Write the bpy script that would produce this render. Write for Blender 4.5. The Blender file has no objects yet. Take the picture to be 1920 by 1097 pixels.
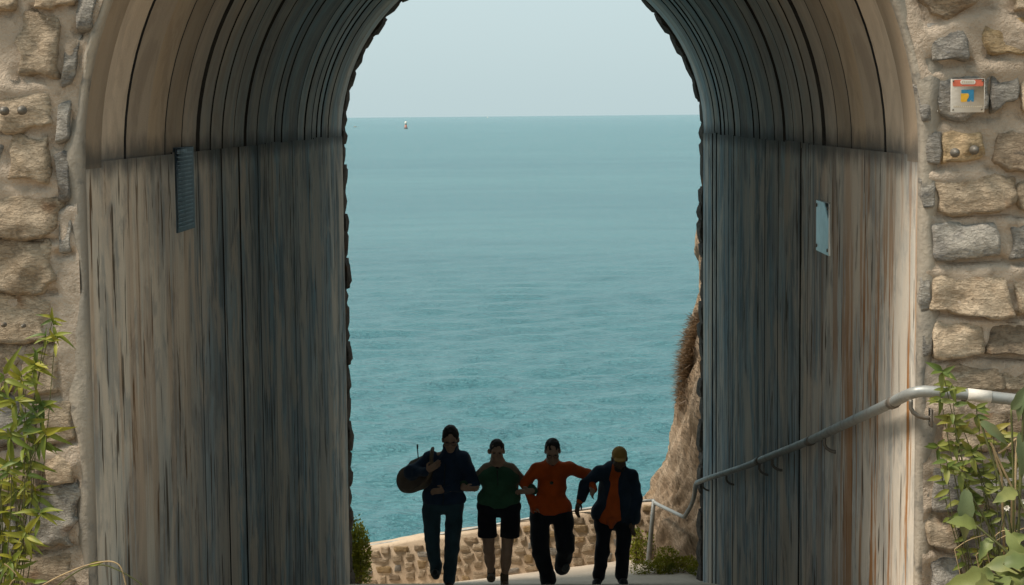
import bpy, math, random
import numpy as np
from mathutils import Vector, Matrix
random.seed(7); RNG = np.random.default_rng(11)
sc = bpy.context.scene
COL = sc.collection

# ------------------------------------------------------------------ camera
F = 3500.0                                   # focal length in photo pixels (photo 1920 x 1097)
YAW, PITCH, ROLL = math.radians(0.877), math.radians(5.406), math.radians(0.52)
fwd = Vector((-math.sin(YAW) * math.cos(PITCH), math.cos(YAW) * math.cos(PITCH), -math.sin(PITCH)))
rgt = fwd.cross(Vector((0, 0, 1))).normalized(); upv = rgt.cross(fwd).normalized()
R_ = math.cos(ROLL) * rgt - math.sin(ROLL) * upv
U_ = math.sin(ROLL) * rgt + math.cos(ROLL) * upv
cam = bpy.data.objects.new('camera', bpy.data.cameras.new('camera'))
cam.matrix_world = Matrix(((R_.x, U_.x, -fwd.x, 0), (R_.y, U_.y, -fwd.y, 0), (R_.z, U_.z, -fwd.z, 0), (0, 0, 0, 1)))
cam.data.lens = F / 1920 * 36; cam.data.sensor_width = 36; cam.data.clip_start = 0.1; cam.data.clip_end = 90000
COL.objects.link(cam); sc.camera = cam
def P(px, py, y):
    """the point of the place seen at a photo pixel, on the plane at distance y"""
    v = fwd * F + R_ * (px - 960) - U_ * (py - 548.5)
    return v * (y / v.y)

# ------------------------------------------------------------------ world, sun, exposure
SUN_EL, SUN_AZ = math.radians(60), math.radians(-109)
w = bpy.data.worlds.new('World'); sc.world = w; w.use_nodes = True
nt = w.node_tree; nt.nodes.clear()
sky = nt.nodes.new('ShaderNodeTexSky'); sky.sky_type = 'NISHITA'; sky.sun_disc = False
sky.sun_elevation = SUN_EL; sky.sun_rotation = SUN_AZ; sky.air_density = 1.0; sky.dust_density = 3.0; sky.ozone_density = 1.0
hs = nt.nodes.new('ShaderNodeHueSaturation'); hs.inputs['Saturation'].default_value = 0.45
mx = nt.nodes.new('ShaderNodeMix'); mx.data_type = 'RGBA'; mx.inputs[0].default_value = 0.75
mx.inputs[7].default_value = (4.75, 6.0, 6.2, 1)         # high thin cloud, an even pale veil
bg = nt.nodes.new('ShaderNodeBackground'); bg.inputs['Strength'].default_value = 0.137
wo = nt.nodes.new('ShaderNodeOutputWorld')
nt.links.new(sky.outputs[0], hs.inputs['Color']); nt.links.new(hs.outputs[0], mx.inputs[6])
nt.links.new(mx.outputs[2], bg.inputs[0]); nt.links.new(bg.outputs[0], wo.inputs[0])
sl = bpy.data.lights.new('sun', 'SUN'); sl.energy = 5.0; sl.angle = math.radians(16); sl.color = (1.0, 0.90, 0.76)
so = bpy.data.objects.new('sun', sl); COL.objects.link(so)
sdir = Vector((math.sin(SUN_AZ) * math.cos(SUN_EL), math.cos(SUN_AZ) * math.cos(SUN_EL), math.sin(SUN_EL)))
so.rotation_euler = sdir.to_track_quat('Z', 'Y').to_euler(); so.location = (-10, -8, 20)
sc.view_settings.view_transform = 'Standard'; sc.view_settings.look = 'None'
sc.view_settings.exposure = 0.0; sc.view_settings.gamma = 1.0; sc.view_settings.use_curve_mapping = False
sc.render.engine = 'CYCLES'; sc.cycles.use_denoising = True; sc.cycles.max_bounces = 8; sc.cycles.diffuse_bounces = 7; sc.cycles.glossy_bounces = 2; sc.cycles.transmission_bounces = 2

# ------------------------------------------------------------------ helpers
def prop(o, label=None, cat=None, group=None, kind=None):
    if label: o['label'] = label
    if cat: o['category'] = cat
    if group: o['group'] = group
    if kind: o['kind'] = kind
    return o
def empty(name, loc=(0, 0, 0)):
    o = bpy.data.objects.new(name, None); o.location = loc; o.empty_display_size = 0.2; COL.objects.link(o); return o
def mesh_data(name, v, f, mat=None, smooth=True, uv=None):
    me = bpy.data.meshes.new(name)
    if isinstance(v, np.ndarray): v = v.tolist()
    me.from_pydata([tuple(a) for a in v], [], [tuple(int(i) for i in q) for q in f])
    if smooth: me.polygons.foreach_set('use_smooth', [True] * len(me.polygons))
    if uv is not None:
        l = me.uv_layers.new(name='UVMap'); li = np.zeros(len(me.loops), dtype=np.int32)
        me.loops.foreach_get('vertex_index', li)
        l.data.foreach_set('uv', np.asarray(uv, dtype=np.float32)[li].ravel())
    if mat: me.materials.append(mat)
    me.update(); return me
def link(name, me, parent=None, loc=None, mw=None):
    o = bpy.data.objects.new(name, me); COL.objects.link(o)
    if parent: o.parent = parent
    if mw is not None: o.matrix_local = mw
    elif loc is not None: o.location = loc
    return o
def obj(name, v, f, mat, parent=None, loc=None, smooth=True, uv=None):
    return link(name, mesh_data(name, v, f, mat, smooth, uv), parent, loc)
def grid_faces(nu, nv, close_u=False):
    f = []
    for i in range(nu if close_u else nu - 1):
        for j in range(nv - 1):
            a = i * nv + j; b = ((i + 1) % nu) * nv + j
            f.append((a, b, b + 1, a + 1))
    return f
class SinNoise:
    def __init__(s, seed, n=24, lo=0.5, hi=4.0, dim=3):
        r = np.random.default_rng(seed); k = np.exp(r.uniform(math.log(lo), math.log(hi), n))
        d = r.normal(size=(n, dim)); d /= np.linalg.norm(d, axis=1)[:, None]
        s.k = d * k[:, None] * 2 * math.pi; s.p = r.uniform(0, 6.28, n); s.a = (lo / k) ** 0.7; s.a /= np.sqrt((s.a ** 2).sum() / 2)
    def __call__(s, p):
        return (np.sin(np.asarray(p) @ s.k.T + s.p) * s.a).sum(-1)
def tube(path, rad, n=8, cap=True):
    """swept round tube through points; rad float or list"""
    path = [Vector(p) for p in path]; m = len(path); V = []; Fc = []
    t0 = (path[1] - path[0]).normalized(); ref = Vector((0, 0, 1)) if abs(t0.z) < 0.9 else Vector((1, 0, 0))
    nrm = (ref - t0 * ref.dot(t0)).normalized()
    for i, p in enumerate(path):
        t = ((path[min(i + 1, m - 1)] - path[max(i - 1, 0)])).normalized()
        nrm = (nrm - t * nrm.dot(t)).normalized(); b = t.cross(nrm); r = rad[i] if hasattr(rad, '__len__') else rad
        for k in range(n):
            a = 2 * math.pi * k / n; V.append(p + (nrm * math.cos(a) + b * math.sin(a)) * r)
    for i in range(m - 1):
        for k in range(n):
            a = i * n + k; b_ = i * n + (k + 1) % n; Fc.append((a, b_, b_ + n, a + n))
    if cap: Fc.append(tuple(range(n - 1, -1, -1))); Fc.append(tuple(range((m - 1) * n, m * n)))
    return [tuple(v) for v in V], Fc
def smooth_path(pts, it=2):
    pts = [Vector(p) for p in pts]
    for _ in range(it):
        q = [pts[0]]
        for a, b in zip(pts[:-1], pts[1:]): q += [a * .75 + b * .25, a * .25 + b * .75]
        pts = q + [pts[-1]]
    return pts
def merge(parts):
    V, Fc = [], []
    for v, f in parts:
        o = len(V); V += [tuple(a) for a in v]; Fc += [tuple(i + o for i in q) for q in f]
    return V, Fc
def box(x0, x1, y0, y1, z0, z1):
    v = [(x, y, z) for x in (x0, x1) for y in (y0, y1) for z in (z0, z1)]
    return v, [(0, 1, 3, 2), (4, 6, 7, 5), (0, 4, 5, 1), (2, 3, 7, 6), (0, 2, 6, 4), (1, 5, 7, 3)]
def bevbox(x0, x1, y0, y1, z0, z1, b):
    """box with all edges cut"""
    V = []; idx = {}
    for sx in (0, 1):
        for sy in (0, 1):
            for sz in (0, 1):
                c = (x1 if sx else x0, y1 if sy else y0, z1 if sz else z0); d = (-b if sx else b, -b if sy else b, -b if sz else b)
                for ax in range(3):
                    p = [c[k] + (d[k] if k != ax else 0) for k in range(3)]; idx[(sx, sy, sz, ax)] = len(V); V.append(tuple(p))
    Fc = []
    for ax in range(3):
        o = [k for k in range(3) if k != ax]
        for s in (0, 1):
            q = []
            for (a, c) in ((0, 0), (1, 0), (1, 1), (0, 1)):
                k = [0, 0, 0]; k[ax] = s; k[o[0]] = a; k[o[1]] = c; q.append(idx[(*k, ax)])
            Fc.append(tuple(q))
        for a in (0, 1):
            for c in (0, 1):
                k = [0, 0, 0]; k[o[0]] = a; k[o[1]] = c; k0 = list(k); k1 = list(k); k0[ax] = 0; k1[ax] = 1
                Fc.append((idx[(*k0, o[0])], idx[(*k0, o[1])], idx[(*k1, o[1])], idx[(*k1, o[0])]))
    for sx in (0, 1):
        for sy in (0, 1):
            for sz in (0, 1): Fc.append(tuple(idx[(sx, sy, sz, a)] for a in range(3)))
    return V, Fc

# ------------------------------------------------------------------ material toolkit
class NG:
    def __init__(s, name):
        s.m = bpy.data.materials.new(name); s.m.use_nodes = True; s.t = s.m.node_tree; s.t.nodes.clear()
        s.out = s.t.nodes.new('ShaderNodeOutputMaterial'); s.b = s.t.nodes.new('ShaderNodeBsdfPrincipled')
        s.t.links.new(s.b.outputs[0], s.out.inputs[0])
    def n(s, t, **k):
        a = s.t.nodes.new(t)
        for q, v in k.items(): setattr(a, q, v)
        return a
    def l(s, a, b): s.t.links.new(a, b)
    def put(s, inp, v):
        if v is None: return
        if hasattr(v, 'is_output'): s.l(v, inp)
        elif hasattr(v, '__len__') and len(v) == 3 and inp.type == 'RGBA': inp.default_value = (*v, 1)
        else: inp.default_value = v
    def pos(s): return s.n('ShaderNodeNewGeometry').outputs['Position']
    def uv(s): return s.n('ShaderNodeTexCoord').outputs['UV']
    def objc(s): return s.n('ShaderNodeTexCoord').outputs['Object']
    def rnd(s): return s.n('ShaderNodeObjectInfo').outputs['Random']
    def map(s, v, scale=(1, 1, 1), rot=(0, 0, 0), loc=(0, 0, 0)):
        a = s.n('ShaderNodeMapping'); s.l(v, a.inputs[0]); s.put(a.inputs['Location'], loc)
        a.inputs['Rotation'].default_value = rot; a.inputs['Scale'].default_value = scale; return a.outputs[0]
    def noise(s, v, scale=1, detail=4, rough=0.55, dist=0, dim='3D', w=None):
        a = s.n('ShaderNodeTexNoise'); s.l(v, a.inputs['Vector'])
        if w is not None: a.noise_dimensions = '4D'; s.put(a.inputs['W'], w)
        a.inputs['Scale'].default_value = scale; a.inputs['Detail'].default_value = detail
        a.inputs['Roughness'].default_value = rough; a.inputs['Distortion'].default_value = dist; return a.outputs[0]
    def voro(s, v, scale=1, feat='F1', out='Distance', rnd=1.0):
        a = s.n('ShaderNodeTexVoronoi', feature=feat); s.l(v, a.inputs['Vector']); a.inputs['Scale'].default_value = scale
        a.inputs['Randomness'].default_value = rnd; return a.outputs[out]
    def ramp(s, f, lo, hi, a=0.0, b=1.0):
        r = s.n('ShaderNodeMapRange', interpolation_type='SMOOTHSTEP'); s.put(r.inputs[0], f)
        for i, v in ((1, lo), (2, hi), (3, a), (4, b)): r.inputs[i].default_value = v
        return r.outputs[0]
    def math(s, op, a, b=None, c=None):
        m = s.n('ShaderNodeMath', operation=op)
        for i, v in enumerate((a, b, c)): s.put(m.inputs[i], v)
        return m.outputs[0]
    def mix(s, f, a, b, blend='MIX'):
        m = s.n('ShaderNodeMix', data_type='RGBA', blend_type=blend)
        s.put(m.inputs[0], f); s.put(m.inputs[6], a); s.put(m.inputs[7], b); return m.outputs[2]
    def cramp(s, f, stops):
        r = s.n('ShaderNodeValToRGB'); s.put(r.inputs[0], f); e = r.color_ramp.elements
        while len(e) < len(stops): e.new(0.5)
        for q, (p, c) in zip(e, stops): q.position = p; q.color = (*c, 1)
        return r.outputs[0]
    def sep(s, v): return s.n_sep(v)
    def n_sep(s, v):
        a = s.n('ShaderNodeSeparateXYZ'); s.l(v, a.inputs[0]); return a.outputs
    def bump(s, h, strength=0.3, dist=0.02, nrm=None):
        b = s.n('ShaderNodeBump'); b.inputs['Strength'].default_value = strength; b.inputs['Distance'].default_value = dist
        s.l(h, b.inputs['Height'])
        if nrm is not None: s.l(nrm, b.inputs['Normal'])
        return b.outputs[0]
    def done(s, col, rough=0.8, nrm=None, metal=0.0, spec=0.3):
        s.put(s.b.inputs['Base Color'], col); s.put(s.b.inputs['Roughness'], rough); s.put(s.b.inputs['Metallic'], metal)
        s.put(s.b.inputs['Specular IOR Level'], spec)
        if nrm is not None: s.l(nrm, s.b.inputs['Normal'])
        return s.m

def mat_concrete(name, vault):
    g = NG(name); uv = g.uv(); rn = g.rnd()
    sx = g.n_sep(uv)
    wob = g.noise(g.map(uv, (3.5, 2.1, 1)), 1, 5, .65)
    base = g.map(uv, (1, 1, 1))
    vs = (0.6 if vault else 0.52)
    wide = g.noise(g.map(base, (1.1, 0.5, 1)), 1, 5, .62, .5)
    wide2 = g.noise(g.map(base, (1.7, 0.42, 1), loc=(9, 3, 0)), 1, 5, .62, .35)
    streak = g.noise(g.map(base, (4.2, vs, 1), loc=(3, 1, 0)), 1, 7, .68, .25)
    fine = g.noise(g.map(base, (15.0, vs * 3.0, 1)), 1, 5, .7, .2)
    drip = g.noise(g.map(base, (13.0, 1.1, 1), loc=(1, 8, 0)), 1, 3, .6, .3)
    speck = g.noise(base, 60, 4, .6); blot = g.noise(g.map(base, (3.0, 2.0, 1), loc=(4, 4, 0)), 1, 5, .65, .5)
    col = g.mix(g.ramp(wide, .38, .60), (.47, .415, .35), (.65, .58, .49))
    cast_streaks = g.ramp(g.math('ABSOLUTE', sx[0]), 10.2, 14.0, .22, 1)  # bluish cast of light deep inside, painted into the colour; also weights the streaks
    col = g.mix(g.math('MULTIPLY', g.ramp(wide2, .38, .62, .25, .95), cast_streaks), col, (.29, .40, .46))
    col = g.mix(g.ramp(blot, .46, .60, 0, .6), col, (.27, .27, .26))
    col = g.mix(g.math('MULTIPLY', g.ramp(streak, .48, .63, 0, .45 if vault else .8), g.math('ADD', .35, g.math('MULTIPLY', cast_streaks, .65))), col, (.135, .175, .20))
    col = g.mix(g.math('MULTIPLY', g.ramp(fine, .50, .68, 0, .3 if vault else .5), cast_streaks), col, (.13, .165, .185))
    if vault: col = g.mix(g.ramp(g.math('ABSOLUTE', sx[0]), 16.5, 9.5, .1, .6), col, (.42, .30, .19))
    if not vault:
        col = g.mix(g.ramp(drip, .585, .62, 0, .9), col, (.06, .042, .025))
        # rust and lime runs: mostly where the rain drives in at the landward mouth
        rz = g.noise(g.map(base, (4.2, .26, 1), loc=(5, 0, 0)), 1, 7, .70, .3); ra = g.noise(g.map(base, (.8, .5, 1), loc=(2, 2, 0)), 1, 2)
        side = g.ramp(g.math('ABSOLUTE', sx[0]), 14.0, 10.4); low = g.ramp(sx[1], .1, -1.2, .35, 1)
        right = g.ramp(sx[0], -1, 1, .3, 1)
        lf = g.math('MULTIPLY', g.ramp(g.noise(g.map(base, (1.7, .75, 1), loc=(7, 7, 0)), 1, 6, .66, .6), .47, .60), .8)
        col = g.mix(lf, col, (.61, .54, .455))
        rf = g.math('MULTIPLY', g.math('MULTIPLY', g.ramp(rz, .49, .545), g.ramp(ra, .30, .46)), g.math('MULTIPLY', g.math('MULTIPLY', side, low), right))
        col = g.mix(g.math('MULTIPLY', rf, .95), col, (.33, .15, .045))
    # black mould line along the springing joint
    band = g.math('SUBTRACT', g.math('ABSOLUTE', sx[1]), g.math('MULTIPLY', wob, .26))
    col = g.mix(g.ramp(band, .02, -.13, 0, .75), col, (.06, .065, .065))
    tone = g.math('ADD', .74 if vault else .82, g.math('MULTIPLY', rn, .58 if vault else .34))
    hv = g.n('ShaderNodeHueSaturation'); g.l(col, hv.inputs['Color']); g.l(tone, hv.inputs['Value'])
    g.l(g.ramp(g.math('FRACT', g.math('MULTIPLY', rn, 7.3)), 0, 1, .85 if vault else .98, 1.2), hv.inputs['Saturation'])
    h = g.math('ADD', g.math('MULTIPLY', fine, .5), g.math('ADD', g.math('MULTIPLY', streak, .8), g.math('MULTIPLY', speck, .25)))
    return g.done(hv.outputs[0], .85, g.bump(h, .55, .02), spec=.2)
def mat_plaster():
    g = NG('plaster_rim'); p = g.pos()
    n = g.noise(g.map(p, (3, 3, .8)), 1, 5, .6); n2 = g.noise(p, 9, 5, .6)
    col = g.mix(g.ramp(n, .38, .66), (.25, .225, .19), (.40, .345, .275)); col = g.mix(g.ramp(n2, .52, .7, 0, .6), col, (.10, .10, .095))
    return g.done(col, .9, g.bump(g.noise(p, 28, 5, .65), .5, .02), spec=.2)
def mat_mortar():
    g = NG('sandy_mortar'); p = g.pos(); n = g.noise(p, 1.6, 5, .6); n2 = g.noise(p, 14, 6, .65); n3 = g.noise(p, 70, 3, .7)
    col = g.mix(g.ramp(n, .35, .65), (.40, .32, .245), (.52, .425, .335)); col = g.mix(g.ramp(n2, .5, .72, 0, .55), col, (.20, .165, .125))
    col = g.mix(g.ramp(g.noise(p, 3.3, 3), .55, .72, 0, .6), col, (.23, .215, .19))
    h = g.math('ADD', n2, g.math('MULTIPLY', n3, .4))
    return g.done(col, .95, g.bump(h, .9, .03), spec=.15)
def mat_stone(name, c1, c2, c3):
    g = NG(name); o = g.pos(); r = g.rnd(); off = g.math('MULTIPLY', r, 40)
    n = g.noise(o, 7, 5, .62, .3, w=off); n2 = g.noise(g.map(o, (1, 1, 2.2), (0, .35, 0)), 16, 6, .68, .4, w=off); n3 = g.noise(o, 75, 4, .7)
    col = g.mix(g.ramp(n, .36, .64), c1, c2); col = g.mix(g.ramp(n2, .52, .70, 0, .8), col, c3)
    col = g.mix(g.ramp(g.noise(o, 5, 3, .5, w=g.math('ADD', off, 3.)), .60, .72, 0, .7), col, (.22, .105, .04))
    col = g.mix(g.ramp(n3, .58, .75, 0, .5), col, tuple(.45 * a for a in c1))
    hv = g.n('ShaderNodeHueSaturation'); g.l(col, hv.inputs['Color']); g.l(g.ramp(r, 0, 1, .82, 1.15), hv.inputs['Value'])
    cr = g.noise(g.map(o, (1, 1, 2.6), (0, .3, 0)), 26, 5, .7, .6, w=off)
    h = g.math('ADD', g.math('MULTIPLY', n2, 1.), g.math('ADD', g.math('MULTIPLY', n3, .22), g.math('MULTIPLY', g.ramp(cr, .40, .52), .2)))
    return g.done(hv.outputs[0], .92, g.bump(h, .9, .03), spec=.2)
def mat_metal(name, c=(.34, .35, .34), rust=.25):
    g = NG(name); p = g.pos(); n = g.noise(p, 9, 4, .6); n2 = g.noise(p, 40, 3)
    col = g.mix(g.ramp(n, .52, .72, 0, rust * 2), c, (.16, .12, .085)); col = g.mix(g.ramp(n2, .55, .7, 0, .35), col, tuple(.6 * a for a in c))
    return g.done(col, g.ramp(n, .3, .7, .45, .7), g.bump(n2, .12, .01), metal=.35, spec=.4)
def mat_plain(name, c, rough=.7, var=.25, scale=12, bump=.15, spec=.3, metal=0.):
    g = NG(name); p = g.objc(); n = g.noise(p, scale, 4, .6); n2 = g.noise(p, scale * 6, 3)
    col = g.mix(g.ramp(n, .3, .7), tuple(a * (1 - var) for a in c), tuple(min(1, a * (1 + var)) for a in c))
    return g.done(col, rough, g.bump(g.math('ADD', n, n2), bump, .01), metal, spec)
def mat_cloth(name, c, rough=.9):
    g = NG(name); p = g.objc(); n = g.noise(p, 6, 3); wv = g.noise(p, 260, 2)
    col = g.mix(g.ramp(n, .3, .7), tuple(a * .8 for a in c), tuple(a * 1.18 for a in c))
    m = g.done(col, rough, g.bump(g.math('ADD', g.math('MULTIPLY', wv, .3), g.noise(g.map(p, (1, 1, 2)), 14, 3, .55)), .35, .02), spec=.15)
    g.b.inputs['Sheen Weight'].default_value = .12; return m
def mat_leaf(name, c1, c2, c3, trans=.25):
    g = NG(name); r = g.rnd(); o = g.objc()
    col = g.mix(r, c1, c2); col = g.mix(g.ramp(g.noise(g.pos(), 5, 2), .52, .7), col, c3)
    col = g.mix(g.ramp(g.noise(o, 40, 3), .5, .75, 0, .4), col, tuple(.6 * a for a in c1))
    m = g.done(col, .5, None, spec=.35)
    tr = g.n('ShaderNodeBsdfTranslucent'); g.l(col, tr.inputs[0]); ms = g.n('ShaderNodeMixShader'); ms.inputs[0].default_value = trans
    g.l(g.b.outputs[0], ms.inputs[1]); g.l(tr.outputs[0], ms.inputs[2]); g.l(ms.outputs[0], g.out.inputs[0]); return m
def mat_rock():
    g = NG('cliff_rock'); p = g.pos()
    q = g.map(p, (1, 1, 1), (0, math.radians(24), 0))
    n = g.noise(g.map(q, (4.5, 1.6, .55)), 1, 6, .62, .5); n2 = g.noise(g.map(q, (16, 5, 2.2)), 1, 5, .65, .4); n3 = g.noise(p, 1.1, 4)
    col = g.mix(g.ramp(n, .34, .66), (.26, .185, .12), (.42, .32, .23)); col = g.mix(g.ramp(n2, .54, .72, 0, .7), col, (.085, .062, .045))
    col = g.mix(g.ramp(n3, .55, .7, 0, .5), col, (.27, .17, .085))
    h = g.math('ADD', n, g.math('MULTIPLY', n2, .7)); return g.done(col, .95, g.bump(h, 1., .16), spec=.15)
def mat_sea():
    g = NG('sea_water'); p = g.pos()
    a = g.noise(g.map(p, (.55, 1.0, 1)), .9, 4, .6, .3); b = g.noise(g.map(p, (.5, 1.1, 1)), 3.4, 4, .62, .4); c = g.noise(g.map(p, (.35, 1, 1)), .16, 4, .55)
    wind = g.noise(g.map(p, (.0016, .0085, 1)), 1, 4, .6, .3); cur = g.noise(g.map(p, (.03, .09, 1)), 1, 7, .68, .3)
    col = g.mix(g.ramp(wind, .30, .70), (.046, .155, .180), (.070, .195, .215)); col = g.mix(g.ramp(cur, .42, .66, 0, .5), col, (.036, .130, .155))
    h = g.math('ADD', g.math('MULTIPLY', c, .9), g.math('ADD', g.math('MULTIPLY', a, .7), g.math('MULTIPLY', b, .46)))
    m = g.done(col, .22, g.bump(h, 1.0, .95), spec=.32); g.b.inputs['IOR'].default_value = 1.33; return m
def mat_ground(name, c1, c2, sc_=2.0, bump=.5):
    g = NG(name); p = g.pos(); n = g.noise(p, sc_, 5, .6); n2 = g.noise(p, sc_ * 18, 4, .65)
    col = g.mix(g.ramp(n, .35, .65), c1, c2); col = g.mix(g.ramp(n2, .52, .72, 0, .5), col, tuple(.6 * a for a in c1))
    return g.done(col, .95, g.bump(n2, bump, .02), spec=.15)

M = dict(
    wall=mat_concrete('board_marked_concrete', False), vault=mat_concrete('vault_concrete', True), rim=mat_plaster(), mortar=mat_mortar(),
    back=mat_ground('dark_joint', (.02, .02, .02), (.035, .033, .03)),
    tan=mat_stone('tan_stone', (.38, .29, .20), (.50, .40, .29), (.20, .16, .12)),
    grey=mat_stone('grey_stone', (.25, .23, .205), (.36, .33, .285), (.12, .12, .125)),
    brown=mat_stone('brown_stone', (.24, .18, .125), (.35, .27, .19), (.12, .10, .08)),
    ochre=mat_stone('ochre_stone', (.38, .265, .14), (.44, .325, .20), (.24, .175, .11)),
    dark=mat_stone('dark_stone', (.10, .088, .075), (.16, .14, .12), (.05, .05, .05)),
    steel=mat_metal('galvanised_pipe', (.29, .30, .29), .2), bolt=mat_metal('bolt_steel', (.15, .135, .115), .5),
    rock=mat_rock(), sea=mat_sea(), path=mat_ground('pale_concrete_path', (.48, .41, .33), (.58, .50, .41), 1.3, .3),
    ramp=mat_ground('ramp_concrete', (.17, .155, .135), (.25, .225, .19), 1.5, .4), soil=mat_ground('dry_soil', (.26, .20, .135), (.34, .27, .19), 1.2),
    turf=mat_ground('rough_turf', (.06, .075, .025), (.13, .125, .05), .8),
    leaf=mat_leaf('yellow_green_leaf', (.12, .17, .022), (.33, .30, .03), (.075, .125, .022)),
    leaf2=mat_leaf('mid_green_leaf', (.10, .145, .03), (.23, .235, .045), (.27, .225, .04)),
    broad=mat_leaf('broad_green_leaf', (.16, .20, .055), (.25, .26, .085), (.12, .155, .05)),
    dock=mat_leaf('grey_green_leaf', (.11, .15, .065), (.14, .175, .08), (.19, .19, .075)),
    bush=mat_leaf('sunlit_bush_leaf', (.22, .24, .02), (.36, .31, .03), (.13, .16, .02)),
    stem=mat_plain('green_stem', (.085, .09, .03)), straw=mat_plain('dry_straw', (.36, .26, .14)), woody=mat_plain('woody_stem', (.14, .095, .055)),
    white=mat_plain('white_enamel', (.62, .58, .52), .5, .06), red=mat_plain('red_enamel', (.55, .13, .075), .5, .05), blue=mat_plain('blue_enamel', (.03, .18, .32), .5, .05),
    yellow=mat_plain('yellow_enamel', (.62, .34, .03), .5, .05), faint=mat_plain('faded_print', (.48, .41, .31), .6, .05),
    slate=mat_plain('slate_blue_plate', (.075, .115, .15), .55, .15), plate=mat_plain('pale_zinc_plate', (.80, .86, .88), .38, .10, 7, .1, .5, .6), petal=mat_plain('white_petal', (.75, .70, .62), .6, .05),
)
STONES = [M['tan'], M['grey'], M['brown'], M['ochre']]

# ------------------------------------------------------------------ dimensions of the place (metres, eye height = 0)
XC, RAD, ZS, YN, YF = -0.196, 2.10, -0.22, 9.33, 21.70
Z0 = -2.52
def floor_z(y): return Z0 + (y - YN) * (-5.515 - Z0) / (YF - YN)
SEA_Z = -14.0
def arch_path(r, zb, n_arc=48, n_leg=14):
    """section outline: left foot, left springing, over the crown, right springing, right foot; returns points and running length"""
    pts = []
    for i in range(n_leg): pts.append((XC - r, zb + (ZS - zb) * i / n_leg))
    for i in range(n_arc + 1):
        a = math.pi - math.pi * i / n_arc; pts.append((XC + r * math.cos(a), ZS + r * math.sin(a)))
    for i in range(1, n_leg + 1): pts.append((XC + r, ZS + (zb - ZS) * i / n_leg))
    return pts

# ------------------------------------------------------------------ setting
# sea: a sheet with real swell, finer close by
def build_sea():
    rows = []; y = 26.0
    while y < 420: rows.append(y); y += max(0.16, y * y / (14 * 1400))
    while y < 60000: rows.append(y); y *= 1.10
    Y = np.array(rows); nc = 300; t = np.linspace(-1, 1, nc); t = np.sign(t) * (0.33 * np.abs(t) + 0.67 * np.abs(t) ** 4)
    X = t[None, :] * (14 + 0.9 * Y[:, None]); YY = np.repeat(Y[:, None], nc, 1); Z = np.zeros_like(X)
    dy = np.gradient(Y)[:, None]; r = np.random.default_rng(5)
    for lam in np.exp(r.uniform(math.log(.8), math.log(6.5), 60)):
        th = r.normal(0, .55) - 1.35; k = 2 * math.pi / lam
        amp = .0066 * lam ** .75 * np.clip((lam / dy - 2.2) / 2.5, 0, 1)
        ph = k * (X * math.cos(th) + YY * math.sin(th)) + r.uniform(0, 6.28)
        Z += amp * (np.sin(ph) + .25 * np.sin(2 * ph + .6))
    V = np.stack([X, YY, Z + SEA_Z], -1).reshape(-1, 3)
    nr = len(Y); i = np.arange(nr - 1)[:, None] * nc + np.arange(nc - 1)[None, :]; i = i.ravel()
    q = np.stack([i, i + 1, i + nc + 1, i + nc], 1).astype(np.int32)
    me = bpy.data.meshes.new('sea'); me.vertices.add(len(V)); me.vertices.foreach_set('co', V.astype(np.float32).ravel())
    me.loops.add(q.size); me.loops.foreach_set('vertex_index', q.ravel()); me.polygons.add(len(q))
    me.polygons.foreach_set('loop_start', np.arange(0, q.size, 4, dtype=np.int32)); me.polygons.foreach_set('use_smooth', np.ones(len(q), bool))
    me.update(calc_edges=True); me.materials.append(M['sea'])
    prop(link('sea', me), 'teal open sea rippled by small waves beyond the arch', 'sea', kind='structure')
build_sea()
# ground on the landward side: level before the arch, banked up to the viewer, flat behind
def land_z(x, y):
    t = min(1, max(0, (5.2 - y) / 3.2)); t = t * t * (3 - 2 * t)
    return Z0 * (1 - t) - 1.62 * t
xs = [-60, -30, -14, -8, -5, -3.5, -2.3, -1, 0, 1, 2, 3.5, 5, 8, 14, 30, 60]; ys = [-120, -60, -30, -15, -6, -2, 0, 1.5, 2.2, 2.8, 3.4, 4, 4.6, 5.2, 6.5, 8, 9.33, 9.6]
obj('ground', [(x, y, land_z(x, y)) for x in xs for y in ys], grid_faces(len(xs), len(ys)), M['soil'])['kind'] = 'structure'
bpy.data.objects['ground']['label'] = 'dry trodden ground before the stone arch'; bpy.data.objects['ground']['category'] = 'ground'
# ramp through the tunnel
ys = list(np.linspace(9.6, YF + .02, 16)); xs = [XC - RAD - .05, XC, XC + RAD + .05]
o = obj('ramp', [(x, y, floor_z(y)) for x in xs for y in ys], grid_faces(3, 16), M['path']); prop(o, 'pale concrete ramp sloping down through the tunnel', 'ramp', kind='structure')
LA, LB = P(1080, 1062, 24.0), P(870, 1089, 24.0)
# landing outside the seaward mouth; it falls away to the left where the path goes down
def landing_z(x, y):
    t = min(1.2, max(0, (y - YF) / (24.0 - YF))); return (1 - t) * floor_z(YF) + t * (LB.z + (LA.z - LB.z) * (x - LB.x) / (LA.x - LB.x))
xs = list(np.linspace(-5.5, 3.2, 14)); ys = list(np.linspace(YF + .02, 24.05, 7))
o = obj('landing_path', [(x, y, landing_z(x, y) - .002) for x in xs for y in ys], grid_faces(14, 7), M['path']); prop(o, 'pale concrete landing outside the seaward mouth', 'path', kind='structure')
# hill the tunnel runs under
hn = SinNoise(3, 20, .05, .4, 2); V = []; xs = list(np.linspace(-30, 30, 41)); ys = list(np.linspace(9.45, 21.85, 14))
for x in xs:
    for y in ys: V.append((x, y, 2.15 + .06 * float(hn((x, y))) + .04 * max(0, abs(x) - 3) * (1 if x > 0 else .1) + (.4 if 11 < y < 20 else 0) - (max(0, -3 - x) * .9 * max(0, (y - 12) / 9) if x < -3 else 0)))
o = obj('hillside', V, grid_faces(41, 14), M['turf']); prop(o, 'rough turf bank over the tunnel', 'hill', kind='structure')

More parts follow.
